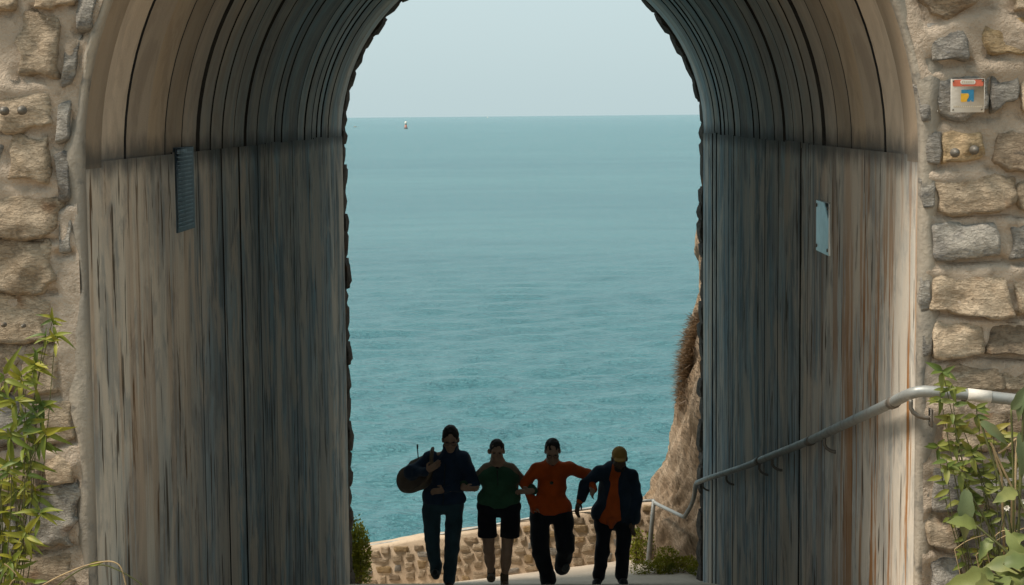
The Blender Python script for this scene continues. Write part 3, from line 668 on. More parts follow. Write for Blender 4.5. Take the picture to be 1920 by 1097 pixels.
for k in range(6): flat('letter', [(-S * .36 + k * S * .125, -.0076, S * .72), (-S * .28 + k * S * .125, -.0076, S * .72), (-S * .28 + k * S * .125, -.0076, S * .86), (-S * .36 + k * S * .125, -.0076, S * .86)], M['faint'], t_, .0006)
flat('blue_square', [(a * S, -.0055, b * S) for a, b in ((-.38, .33), (.36, .33), (.36, -.37), (.24, -.37), (.19, -.24), (.12, -.37), (-.02, -.37), (-.02, -.2), (-.38, .12))], M['blue'], sg)
flat('yellow_shape', [(a * S, -.0068, b * S) for a, b in ((-.41, .12), (.02, .12), (.08, .0), (.03, -.16), (-.04, -.22), (-.06, -.36), (-.36, -.39), (-.41, -.33))], M['yellow'], sg)
for k in range(14): flat('letter', [(-S * .84 + k * S * .122, -.0055, -S * .70), (-S * .755 + k * S * .122, -.0055, -S * .70), (-S * .755 + k * S * .122, -.0055, -S * .60), (-S * .84 + k * S * .122, -.0055, -S * .60)], M['faint'], sg, .0008)
for a, b in ((-.86, -.84), (.84, -.84), (.86, .86), (-.86, .86)):
    v, f = tube([(a * S, -.004, b * S), (a * S, -.008, b * S)], .0045, 8); obj('screw', v, f, M['bolt'], sg)
v, f = tube([(0, .004, 0), (0, .09, 0)], .012, 8); obj('fixing', v, f, M['bolt'], sg)

# ------------------------------------------------------------------ plants
def leaf_mesh(name, L, W, fold, droop, mat, n=7, lobes=0.0, tip=1.0):
    V = []; k0 = 5
    for i in range(n + 1):
        t = i / n; w_ = W * (math.sin(math.pi * min(1, t ** .8 * .97 + .02)) ** .85) * (1 - .25 * t * tip)
        if lobes: w_ *= 1 + lobes * math.sin(t * 19)
        y = L * t; z = -droop * L * t * t
        for s_ in (-1, -.5, 0, .5, 1): V.append((s_ * w_, y, z + abs(s_) * w_ * fold - (lobes * .3 * w_ * abs(s_) * math.sin(t * 19 + s_))))
    return mesh_data(name, V, grid_faces(n + 1, 5), mat)
L1 = [leaf_mesh('leaf', 1, .135, .3, d, M['leaf']) for d in (.2, .5, .9)]
L2 = [leaf_mesh('leaf', 1, .21, .3, d, M['leaf2'], 5) for d in (.1, .45)]
def leaf_at(parent, me, p, d, size, roll=0.0, name='leaf'):
    d = Vector(d).normalized(); up = Vector((random.uniform(-.4, .4), -1, random.uniform(.1, .9))).normalized(); up = up if abs(d.dot(up)) < .93 else Vector((0, 0, 1)); x = d.cross(up).normalized(); z = x.cross(d)
    m = Matrix(((x.x, d.x, z.x, 0), (x.y, d.y, z.y, 0), (x.z, d.z, z.z, 0), (0, 0, 0, 1))) @ Matrix.Rotation(roll, 4, 'Y') @ Matrix.Scale(size, 4)
    m.translation = p; return link(name, me, parent, mw=m)
def rosette_stem(parent, O, base, top, n_top, size, meshes, along=6, spread=1.0):
    base, top = Vector(base), Vector(top); mid = (base + top) / 2 + Vector((random.uniform(-.12, .12), random.uniform(-.1, .0), random.uniform(-.1, .1))); pts = smooth_path([base, mid, top], 3)
    v, f = tube([p - O for p in pts], [.0032 - .0015 * i / len(pts) for i in range(len(pts))], 6); obj('stem', v, f, M['stem'], parent)
    for k in range(n_top):
        a = k * 2.4 + random.uniform(-.3, .3); el = random.uniform(-.35, .9) if k < n_top * .7 else random.uniform(.6, 1.3)
        d = Vector((math.cos(a), -.35 - random.uniform(0, .5), math.sin(a) * .8 + (.25 if k > n_top * .6 else -.15)))
        leaf_at(parent, random.choice(meshes), top - O - Vector((0, 0, random.uniform(0, .05))), d, size * random.uniform(.7, 1.15) * (.6 if el > .8 else 1), random.uniform(-.4, .4))
    for k in range(along):
        t = random.uniform(.25, .97); p = pts[int(t * (len(pts) - 1))]; a = random.uniform(0, 6.28)
        d = Vector((math.cos(a), math.sin(a) * .6 - .3, random.uniform(-.5, .35))); leaf_at(parent, random.choice(meshes), p - O, d, size * random.uniform(.6, 1.05), random.uniform(-.5, .5))
e = empty('leafy_plant', (-2.6, 9.02, Z0)); O = e.location.copy(); prop(e, 'tall yellow-green plant of pointed leaf rosettes against the left stone wall', 'plant')
for (px, py) in ((100, 586), (86, 612), (68, 648), (104, 618), (40, 692), (8, 690), (66, 672), (28, 736), (76, 742), (20, 800), (84, 790), (46, 775), (16, 862), (72, 820), (66, 905), (30, 905), (6, 940), (74, 948), (52, 850), (10, 990), (24, 1034), (-14, 900), (-20, 780), (-16, 720), (48, 985)):
    top = P(px, py + 8, 9.12 - random.uniform(0, .12)); base = Vector((-2.70 + (px - 50) * .0009 + random.uniform(-.1, .04), 9.16 + random.uniform(-.06, .06), Z0))
    rosette_stem(e, O, base, top, 8 if py > 660 else 7, .112 if py > 660 else .08, L1, 4)
e = empty('climbing_plant', (2.2, 9.05, Z0)); O = e.location.copy(); prop(e, 'small-leaved climber growing up over the handrail by the right stone wall', 'plant')
tops = [(1766, 690), (1762, 735), (1785, 720), (1782, 775), (1800, 790), (1830, 762), (1758, 830), (1790, 830), (1822, 842), (1850, 822), (1800, 870), (1835, 880), (1775, 862), (1812, 905), (1862, 800), (1880, 812), (1846, 905), (1870, 870), (1905, 860), (1826, 930), (1890, 905)]
for k, (px, py) in enumerate(tops):
    top = P(px, py, 9.06 - random.uniform(0, .1)); base = Vector((2.22 + (px - 1830) * .0008 + random.uniform(-.05, .05), 9.05 + random.uniform(-.05, .1), Z0))
    rosette_stem(e, O, base, top, 6, .078, L2, 8)
DK = leaf_mesh('leaf', 1, .17, .25, .35, M['dock'], 12, .10); BR = leaf_mesh('leaf', 1, .30, .22, .45, M['broad'], 14, .16); BR2 = leaf_mesh('leaf', 1, .26, .3, .7, M['broad'], 14, .2)
e = empty('dock_plant', (2.33, 8.96, Z0)); O = e.location.copy(); prop(e, 'plant with long grey-green hanging leaves beside the right stone wall', 'plant')
def stalk_leaf(e, O, p, d, size, me, base=None):
    p = Vector(p); leaf_at(e, me, p - O, d, size, random.uniform(-.3, .3)); b = Vector(base) if base else Vector((O.x + random.uniform(-.05, .05), O.y + random.uniform(-.04, .04), Z0))
    v, f = tube([q - O for q in smooth_path([b, (b + p) / 2 + Vector((0, -.05, .12)), p], 2)], .0055, 6); obj('stalk', v, f, M['stem'], e)
stalk_leaf(e, O, P(1812, 916, 8.9), (-.08, -.35, -1), .25, DK); stalk_leaf(e, O, P(1838, 790, 8.92), (.75, -.3, -.5), .17, DK); stalk_leaf(e, O, P(1896, 768, 8.86), (.55, -.25, .75), .20, DK)
stalk_leaf(e, O, P(1912, 810, 8.86), (.1, -.3, -.8), .22, DK); stalk_leaf(e, O, P(1920, 730, 8.86), (-.3, -.3, -.9), .15, DK)
e = empty('broadleaf_plant', (2.42, 8.75, Z0)); O = e.location.copy(); prop(e, 'clump of broad pale green lobed leaves at the foot of the right wall', 'plant')
for k in range(22):
    px = 1800 + 150 * random.random(); py = 1052 + 48 * random.random() + (18 if px < 1830 else 0); p = P(px + 12, py, 8.78 - random.uniform(0, .25)); a = random.uniform(0, 6.28)
    stalk_leaf(e, O, p, (math.cos(a), math.sin(a) * .5 - .55, random.uniform(-.25, .35)), random.uniform(.13, .22), random.choice((BR, BR2)))
for px, py in ((1830, 985), (1905, 920), (1912, 1000), (1860, 1010)):
    a = random.uniform(0, 6.28); stalk_leaf(e, O, P(px, py, 8.85), (math.cos(a) * .7, -.5, random.uniform(-.6, .5)), random.uniform(.10, .16), BR)
e = empty('dry_stalks', (2.3, 8.95, Z0)); O = e.location.copy(); prop(e, 'bent straw-coloured dead stalks leaning among the plants at the right wall', 'dead plant')
for pts in ([(1858, 830), (1872, 862), (1898, 915)], [(1872, 850), (1890, 838), (1906, 822)], [(1862, 838), (1870, 870), (1878, 890)], [(1850, 1030), (1868, 1000), (1890, 992), (1912, 1010)], [(1830, 1040), (1880, 1005), (1935, 985)], [(1790, 1030), (1815, 1012), (1850, 1002)]):
    q = smooth_path([P(a, b, 8.92) for a, b in pts], 2); q = [Vector((O.x + (q[-1].x - O.x) * .3, 9.0, Z0))] + q[::-1] if pts[0][1] < 900 else [Vector((q[0].x + .1, 8.95, Z0))] + q
    v, f = tube([p - O for p in q], .006 if pts[0][1] < 900 else .0025, 6); obj('stalk', v, f, M['straw'], e)
e = empty('white_flowers', (2.3, 8.9, Z0)); O = e.location.copy(); prop(e, 'two small white blossoms on thin stems among leaves at right', 'flower')
for px, py in ((1887, 952), (1917, 940)):
    p = P(px, py, 8.86); v, f = tube([q - O for q in smooth_path([Vector((2.3, 8.92, Z0)), p + Vector((-.03, .05, -.2)), p], 2)], .003, 5); obj('stem', v, f, M['stem'], e)
    for k in range(7):
        a = k * .9; leaf_at(e, mesh_data('petal', *[(lambda V: V)([(0, 0, 0), (.35, .5, .1), (0, 1, .12), (-.35, .5, .1)]), [(0, 1, 2, 3)]], M['petal']) if k == 0 else bpy.data.meshes['petal'], p - O, (math.cos(a), -.55, math.sin(a)), .019, name='petal')
# bent grass in the lower left corner
e = empty('grass_stalks', (-2.2, 8.6, Z0)); O = e.location.copy(); prop(e, 'thin bent grass stalks arching before the foot of the left tunnel wall', 'grass')
for pts, m, r in (([(30, 1130), (90, 1090), (150, 1063), (190, 1053), (212, 1052), (228, 1062), (236, 1097)], 'straw', .0035), ([(60, 1140), (140, 1070), (190, 1056), (225, 1070), (262, 1092), (280, 1110)], 'stem', .0035), ([(70, 1120), (20, 1065), (8, 1057)], 'straw', .003), ([(10, 1120), (20, 1092), (28, 1086)], 'straw', .003)):
    q = smooth_path([P(a, b, 8.6) for a, b in pts], 2); q = [Vector((q[0].x, 8.6, Z0))] + q; v, f = tube([p - O for p in q], r, 5); obj('stalk', v, f, M[m], e)
for px, py, d in ((165, 1060, (1, -.1, .25)), (60, 1092, (.8, -.4, .2)), (70, 1090, (-.7, -.4, .2)), (45, 1088, (-.2, -.6, .5))): leaf_at(e, L1[0], P(px, py, 8.6) - O, d, .085)
# bushes by the seaward mouth
def bush(name, c, rx, ry, rz, n, mat, label, size=.035, seed=0, cat='bush'):
    r = np.random.default_rng(seed); e = empty(name, tuple(c)); prop(e, label, cat); V = []; Fc = []; k = 9; cen = [(r.normal(0, .5, 3) * (rx, ry, rz * .5)) + (0, 0, rz * .55) for _ in range(k)]
    for i in range(n):
        q = cen[r.integers(k)]; d = r.normal(size=3); d /= np.linalg.norm(d); p = q + d * np.array((rx, ry, rz)) * .42 * r.uniform(.6, 1.1)
        p[2] = max(p[2], .005); a = d * .6 + r.normal(size=3) * .5 + (0, 0, .5); a /= np.linalg.norm(a); b = np.cross(a, r.normal(size=3)); b /= np.linalg.norm(b) + 1e-9; s_ = size * r.uniform(.5, 1.2); o = len(V)
        V += [tuple(p), tuple(p + a * s_ * .5 + b * s_ * .32), tuple(p + a * s_), tuple(p + a * s_ * .5 - b * s_ * .32)]; Fc.append((o, o + 1, o + 2, o + 3))
    fo = obj('foliage', V, Fc, mat, e, smooth=False); fo['kind'] = 'stuff'
    st = []
    for q in cen: st.append(tube(smooth_path([(q[0] * .2, q[1] * .2, -.05), (q[0] * .5, q[1] * .5, q[2] * .5), tuple(q)], 2), .006, 5))
    v, f = merge(st); obj('stems', v, f, M['woody'], e); return e
def on_landing(px, y): x = P(px, 1080, y).x; return Vector((x, y, landing_z(x, y) - .01))
bush('bush', on_landing(672, 22.6), .23, .2, .72, 4600, M['bush'], 'yellow-green bush at the seaward left corner of the tunnel', .04, 1)
bush('bush', on_landing(676, 23.1), .2, .2, .42, 1500, M['leaf2'], 'darker low bush against the low wall left of the walkers', .04, 2)
bush('ground_cover', on_landing(1256, 22.55), .33, .3, .2, 5200, M['bush'], 'low bright yellow-green ground cover at the foot of the cliff', .03, 3, 'shrub')
bush('bush', on_landing(1196, 23.6), .13, .12, .34, 900, M['bush'], 'small yellow-green weed beside the rail post', .04, 4, 'weed')
# dry grass hanging on the cliff
e = empty('dry_grass', tuple(P(1285, 720, 24.25))); O = e.location.copy(); prop(e, 'tuft of dry brown grass hanging on the cliff edge', 'grass', kind='stuff'); V = []; Fc = []; r = np.random.default_rng(9)
for i in range(2600):
    t = r.random(); a = P(1306 - 26 * t + r.normal(0, 4), 600 + 165 * t + r.normal(0, 9), 24.28 + r.normal(0, .12)) - O
    d = Vector((-.75 + r.normal(0, .35), -.35 + r.normal(0, .4), .35 + r.normal(0, .35))).normalized(); L = r.uniform(.08, .24) * (.55 + .6 * math.sin(math.pi * t)); s_ = Vector((r.normal(), r.normal(), r.normal())).cross(d).normalized() * .004; o = len(V)
    b = a + d * L * .6 + Vector((0, 0, -.0)); c = a + d * L + Vector((-.01, 0, -.09 * r.random())); V += [tuple(a - s_), tuple(a + s_), tuple(b + s_ * .7), tuple(b - s_ * .7), tuple(c)]; Fc += [(o, o + 1, o + 2, o + 3), (o + 3, o + 2, o + 4)]
obj('blades', V, Fc, mat_leaf('dry_grass_blade', (.17, .105, .055), (.27, .18, .10), (.12, .075, .04), .2), e, smooth=False)['kind'] = 'stuff'

# ------------------------------------------------------------------ far things on the water
def sea_pt(px, py):
    v = fwd * F + R_ * (px - 960) - U_ * (py - 548.5); return v * (SEA_Z / v.z)
def lathe(prof, n=16):
    V = [(r * math.cos(k * 6.2832 / n), r * math.sin(k * 6.2832 / n), z) for k in range(n) for r, z in prof]; return V, grid_faces(n, len(prof), True)
p = sea_pt(761, 241.5); e = empty('navigation_buoy', tuple(p)); prop(e, 'small white-topped reddish navigation buoy far out on the sea', 'buoy'); k = p.y / 3500
v, f = lathe([(.01, -2 * k), (3.4 * k, -1.5 * k), (3.6 * k, 1.5 * k), (2.6 * k, 3 * k), (.01, 3.01 * k)]); obj('float', v, f, mat_plain('buoy_float', (.16, .13, .12)), e)
v, f = lathe([(2.4 * k, 3 * k), (1.8 * k, 8 * k), (.01, 8.01 * k)]); obj('tower', v, f, mat_plain('buoy_red', (.50, .22, .17)), e)
v, f = lathe([(.01, 7.6 * k), (2.2 * k, 8 * k), (2.3 * k, 12 * k), (1.2 * k, 13.5 * k), (.01, 13.6 * k)]); obj('topmark', v, f, M['petal'], e)
def boat(px, py, L, sail, label):
    p = sea_pt(px, py); e = empty('sailing_boat' if sail else 'motor_boat', tuple(p)); prop(e, label, 'boat'); V = []; n = 13
    for i in range(n):
        t = -1 + 2 * i / (n - 1); w_ = L * .16 * (1 - max(0, t) ** 2.2) * (1 - .25 * max(0, -t)); zt = L * (.10 + .05 * max(0, t) ** 2)
        for a, b in ((-1, zt), (-.8, .2 * zt), (0, -.25 * zt), (.8, .2 * zt), (1, zt), (0, zt * .98)): V.append((L / 2 * t, a * w_, b))
    obj('hull', V, grid_faces(n, 6), M['petal'], e)
    if sail:
        v, f = tube([(.05 * L, 0, .08 * L), (.05 * L, 0, 1.35 * L)], .012 * L, 6); obj('mast', v, f, M['bolt'], e)
        obj('mainsail', [(.04 * L, .02, .2 * L), (-.42 * L, .06 * L, .2 * L), (-.2 * L, .07 * L, .7 * L), (.04 * L, .02, 1.3 * L)], [(0, 1, 2), (0, 2, 3)], M['petal'], e); obj('jib', [(.07 * L, 0, .15 * L), (.47 * L, 0, .15 * L), (.2 * L, .05 * L, .6 * L), (.07 * L, 0, 1.2 * L)], [(0, 1, 2), (0, 2, 3)], M['petal'], e)
    else:
        v, f = bevbox(-.2 * L, .12 * L, -.1 * L, .1 * L, .08 * L, .26 * L, .03 * L); obj('cabin', v, f, M['petal'], e)
boat(914, 221.5, 10.5, True, 'tiny white sailing boat on the far horizon'); boat(666, 238.5, 6.5, False, 'tiny white motor boat low on the far sea')

# ------------------------------------------------------------------ people: smooth implicit bodies and clothes
class Field:
    """union of soft round-cone and ellipsoid volumes, meshed with surface nets"""
    def __init__(s, h): s.h = h; s.ops = []
    def cone(s, a, b, r1, r2, k=.03, sc=(1, 1, 1), sub=False): s.ops.append(('c', np.array(a, float), np.array(b, float), r1, r2, k, np.array(sc, float), sub)); return s
    def ell(s, c, r, k=.03, R=None, sub=False): s.ops.append(('e', np.array(c, float), np.array(r, float), None if R is None else np.array(R), 0, k, None, sub)); return s
    def chain(s, pts, rs, k=.03, sc=(1, 1, 1)):
        for a, b, ra, rb in zip(pts[:-1], pts[1:], rs[:-1], rs[1:]): s.cone(a, b, ra, rb, k, sc)
        return s
    def mesh(s, folds=0.0, seed=0, cut_below=None, fscale=9.):
        h = s.h; lo = np.full(3, 9.); hi = -lo
        for o in s.ops:
            if o[7]: continue
            if o[0] == 'c': m = max(o[3], o[4]) / o[6].min() + .03; lo = np.minimum(lo, np.minimum(o[1], o[2]) - m); hi = np.maximum(hi, np.maximum(o[1], o[2]) + m)
            else: m = o[2].max() + .03; lo = np.minimum(lo, o[1] - m); hi = np.maximum(hi, o[1] + m)
        n = np.ceil((hi - lo) / h).astype(int) + 2; D = np.full(n, 1.0); ax = [lo[i] + h * np.arange(n[i]) for i in range(3)]
        for o in s.ops:
            k = o[5]
            if o[0] == 'c': m = max(o[3], o[4]) / o[6].min() + k + 2 * h; bl, bh = np.minimum(o[1], o[2]) - m, np.maximum(o[1], o[2]) + m
            else: m = o[2].max() + k + 2 * h; bl, bh = o[1] - m, o[1] + m
            i0 = np.clip(((bl - lo) / h).astype(int), 0, n - 1); i1 = np.clip(((bh - lo) / h).astype(int) + 2, 1, n)
            if (i1 <= i0).any(): continue
            sl = tuple(slice(a, b) for a, b in zip(i0, i1)); X = np.stack(np.meshgrid(*[ax[i][sl[i]] for i in range(3)], indexing='ij'), -1)
            if o[0] == 'c':
                S = o[6]; a, b = o[1] * S, o[2] * S; q = X * S; ab = b - a; t = np.clip(((q - a) @ ab) / max(1e-9, ab @ ab), 0, 1); d = np.linalg.norm(q - a - t[..., None] * ab, axis=-1) - (o[3] + (o[4] - o[3]) * t)
            else:
                q = X - o[1]
                if o[3] is not None: q = q @ o[3]
                r = o[2]; k0 = np.linalg.norm(q / r, axis=-1); k1 = np.linalg.norm(q / (r * r), axis=-1); d = k0 * (k0 - 1) / np.maximum(k1, 1e-6)
            A = D[sl]
            if o[7]: hh = np.clip(.5 - .5 * (A + d) / k, 0, 1); D[sl] = A * (1 - hh) + (-d) * hh + k * hh * (1 - hh)
            else: hh = np.clip(.5 + .5 * (A - d) / k, 0, 1); D[sl] = A * (1 - hh) + d * hh - k * hh * (1 - hh)
        if folds:
            X = np.stack(np.meshgrid(*ax, indexing='ij'), -1); near = np.abs(D) < .05; ns = SinNoise(seed, 16, fscale * .35, fscale, 3); pts = X[near] * np.array((1, 1, .8)); f = ns(pts)
            D[near] += folds * (np.abs(f) - .6)
        if cut_below is not None:
            X2 = ax[2][None, None, :]; D = np.maximum(D, cut_below - X2 + 0 * D)
        D[0], D[-1], D[:, 0], D[:, -1], D[:, :, 0], D[:, :, -1] = 1, 1, 1, 1, 1, 1
        return surface_nets(D, lo, h)
def surface_nets(D, lo, h):
    I = D < 0; nx, ny, nz = D.shape; c = np.zeros((nx - 1, ny - 1, nz - 1, 3)); cnt = np.zeros((nx - 1, ny - 1, nz - 1))
    def cor(a, b, e, M_): return M_[a:nx - 1 + a, b:ny - 1 + b, e:nz - 1 + e]
    C = [(a, b, e) for a in (0, 1) for b in (0, 1) for e in (0, 1)]
    for p in C:
        for axn in range(3):
            if p[axn]: continue
            q = list(p); q[axn] = 1; m = cor(*p, I) != cor(*q, I)
            if not m.any(): continue
            d0, d1 = cor(*p, D)[m], cor(*q, D)[m]; t = d0 / (d0 - d1); v = np.repeat(np.array([p], float), len(t), 0); v[:, axn] = t; c[m] += v; cnt[m] += 1
    act = cnt > 0; idx = np.full(act.shape, -1); idx[act] = np.arange(act.sum()); ijk = np.argwhere(act); V = lo + h * (ijk + c[act] / cnt[act][:, None]); Fc = []
    for axn in range(3):
        o = [k for k in range(3) if k != axn]; s0 = [slice(None)] * 3; s1 = [slice(None)] * 3; s0[axn] = slice(0, -1); s1[axn] = slice(1, None)
        m = I[tuple(s0)] != I[tuple(s1)]; e = np.argwhere(m); e = e[(e[:, o[0]] > 0) & (e[:, o[1]] > 0) & (e[:, o[0]] < D.shape[o[0]] - 1) & (e[:, o[1]] < D.shape[o[1]] - 1)]
        def g(da, db): q = e.copy(); q[:, o[0]] -= da; q[:, o[1]] -= db; return idx[q[:, 0], q[:, 1], q[:, 2]]
        quad = np.stack([g(1, 1), g(0, 1), g(0, 0), g(1, 0)], 1); inside = I[e[:, 0], e[:, 1], e[:, 2]]; fl = inside if axn != 1 else ~inside; quad[~fl] = quad[~fl][:, ::-1]; Fc.append(quad)
    return V, np.concatenate(Fc)
SKIN = mat_plain('skin', (.36, .225, .155), .6, .1, 9); SKIN2 = mat_plain('deep_skin', (.10, .062, .042), .6, .1, 9); HAIR = mat_plain('dark_hair', (.018, .014, .012), .6, .3, 40, .5)
GLASSM = mat_plain('black_frame', (.02, .02, .022), .4); EYEM = mat_plain('eye', (.05, .04, .035), .3); SHOE = mat_cloth('dark_shoe', (.03, .032, .036)); SOLE = mat_plain('shoe_sole', (.20, .19, .17))
class Person:
    def __init__(s, label, px0, y, base=None):
        s.px0 = px0; s.y = y; p = P(px0, 1000, y); s.sc = 1 / (F / y) * 1.0; s.root = empty('person', (p.x, y, floor_z(y))); prop(s.root, label, 'person', 'four walkers arm in arm')
        s.oz = floor_z(y); s.ox = p.x
    def J(s, px, py, d=0.0):
        q = P(px, py, s.y); return np.array((q.x - s.ox, d, q.z - s.oz))
    def add(s, name, fld, mat, parent=None, label=None, **k):
        v, f = fld.mesh(**k); o = obj(name, v, f, mat, parent or s.root)
        if label: o['label'] = label
        return o
    def hand(s, B, w, d, side, curl=.5, L=.175):
        """palm, four bent fingers and a side thumb; d = pointing direction, side = where the thumb lies"""
        w = np.array(w, float); d = np.array(d, float); d /= np.linalg.norm(d); sd = np.array(side, float); sd -= d * (sd @ d); sd /= np.linalg.norm(sd); nr = np.cross(d, sd)
        B.cone(w - d * .02, w + d * .045, .024, .028, .012); B.cone(w + d * .03 + sd * .018, w + d * .075 + sd * .022, .016, .014, .012); B.cone(w + d * .03 - sd * .018, w + d * .07 - sd * .022, .016, .013, .012)
        for k, (o, ln) in enumerate(((.027, .070), (.010, .080), (-.009, .074), (-.027, .058))):
            a = w + d * .080 + sd * o; b = a + (d + sd * o * 3 - nr * curl * .5) * ln * .55; c = b + (d - nr * curl * 1.4) * ln * .5; B.cone(a - d * .02, b, .0098, .0092, .006); B.cone(b, c, .0092, .0082, .004)
        a = w + d * .02 + sd * .03; b = a + (d * .6 + sd * .7) * .045; c = b + (d + sd * .1 - nr * curl * .4) * .032; B.cone(a - sd * .015, b, .013, .011, .01); B.cone(b, c, .0105, .009, .004)
    def head(s, B, c, pitch=0., yaw=0., k=1.0):
        R = np.array(Matrix.Rotation(yaw, 3, 'Z') @ Matrix.Rotation(pitch, 3, 'X')); T = lambda x, y, z: c + R @ (np.array((x, y, z)) * k); s.T = T; s.HR = R; s.hk = k
        E = lambda p, r, kk=.02, sub=False: B.ell(T(*p), np.array(r) * k, kk, R, sub)
        E((0, .012, .028), (.076, .094, .092)); E((0, -.022, -.052), (.056, .066, .066), .035); E((0, -.062, -.088), (.030, .028, .024), .03)
        E((0, -.078, .022), (.060, .022, .016), .025)                          # brow
        for q in (-1, 1): E((q * .033, -.092, -.002), (.017, .014, .012), .012, True); E((q * .044, -.066, -.03), (.024, .024, .02), .025); E((q * .077, .012, -.008), (.012, .022, .032), .008)
        B.cone(T(0, -.090, .012), T(0, -.110, -.026), .010 * k, .014 * k, .012); E((0, -.094, -.062), (.022, .010, .006), .006, True); E((0, -.090, -.055), (.022, .011, .006), .008); E((0, -.088, -.071), (.019, .011, .007), .008)
        return T
    def eyes(s):
        for q in (-1, 1):
            v, f = lathe([(.0005, -.010), (.007, -.007), (.010, 0), (.007, .007), (.0005, .010)], 8); o = obj('eye', v, f, EYEM, s.root); o.location = s.T(q * .033, -.083, -.002)
    def glasses(s):
        V = []
        for q in (-1, 1): V.append(tube([s.T(q * .034 + .025 * math.cos(a), -.104, -.004 + .019 * math.sin(a)) for a in np.linspace(0, 6.2832, 13)], .0028, 5, False)); V.append(tube([s.T(q * .059, -.102, .002), s.T(q * .079, -.04, .004), s.T(q * .079, .02, .0)], .0025, 5))
        V.append(tube([s.T(-.009, -.106, 0), s.T(.009, -.106, 0)], .0025, 5)); v, f = merge(V); obj('glasses', v, f, GLASSM, s.root)
    def hair(s, mat, lift=.012, long=0.0, fringe=.055):
        H = Field(.008); T, R, k = s.T, s.HR, s.hk
        H.ell(T(0, .02, .036), np.array((.083, .098, .092 + lift)) * k, .01, R)
        if long: H.ell(T(0, .055, -.03), np.array((.075, .06, .08)) * k, .02, R)
        H.ell(T(0, -.105, -.045 + (.055 - fringe)), np.array((.078, .085, .105)) * k, .012, R, True); H.ell(T(0, .0, -.135), np.array((.11, .095, .09)) * k, .01, R, True)
        return s.add('hair', H, mat, folds=.006, seed=5, fscale=30)
    def shoe(s, c, lift=0., yaw=0., mat=SHOE, k=1.0):
        """c = ankle; toe points at the viewer"""
        c = np.array(c, float); B = Field(.008); d = np.array((math.sin(yaw), -math.cos(yaw), -math.tan(lift))); z0 = c[2]
        heel = c + (0, .03, -.052); toe = c + d * .165 * k + (0, 0, -.058); ball = c + d * .10 * k + (0, 0, -.052)
        B.cone(c + (0, .0, .02), heel, .042, .038, .03); B.cone(heel, ball, .038, .044, .03); B.cone(ball, toe, .042, .032, .03); return s.add('shoe', B, mat)

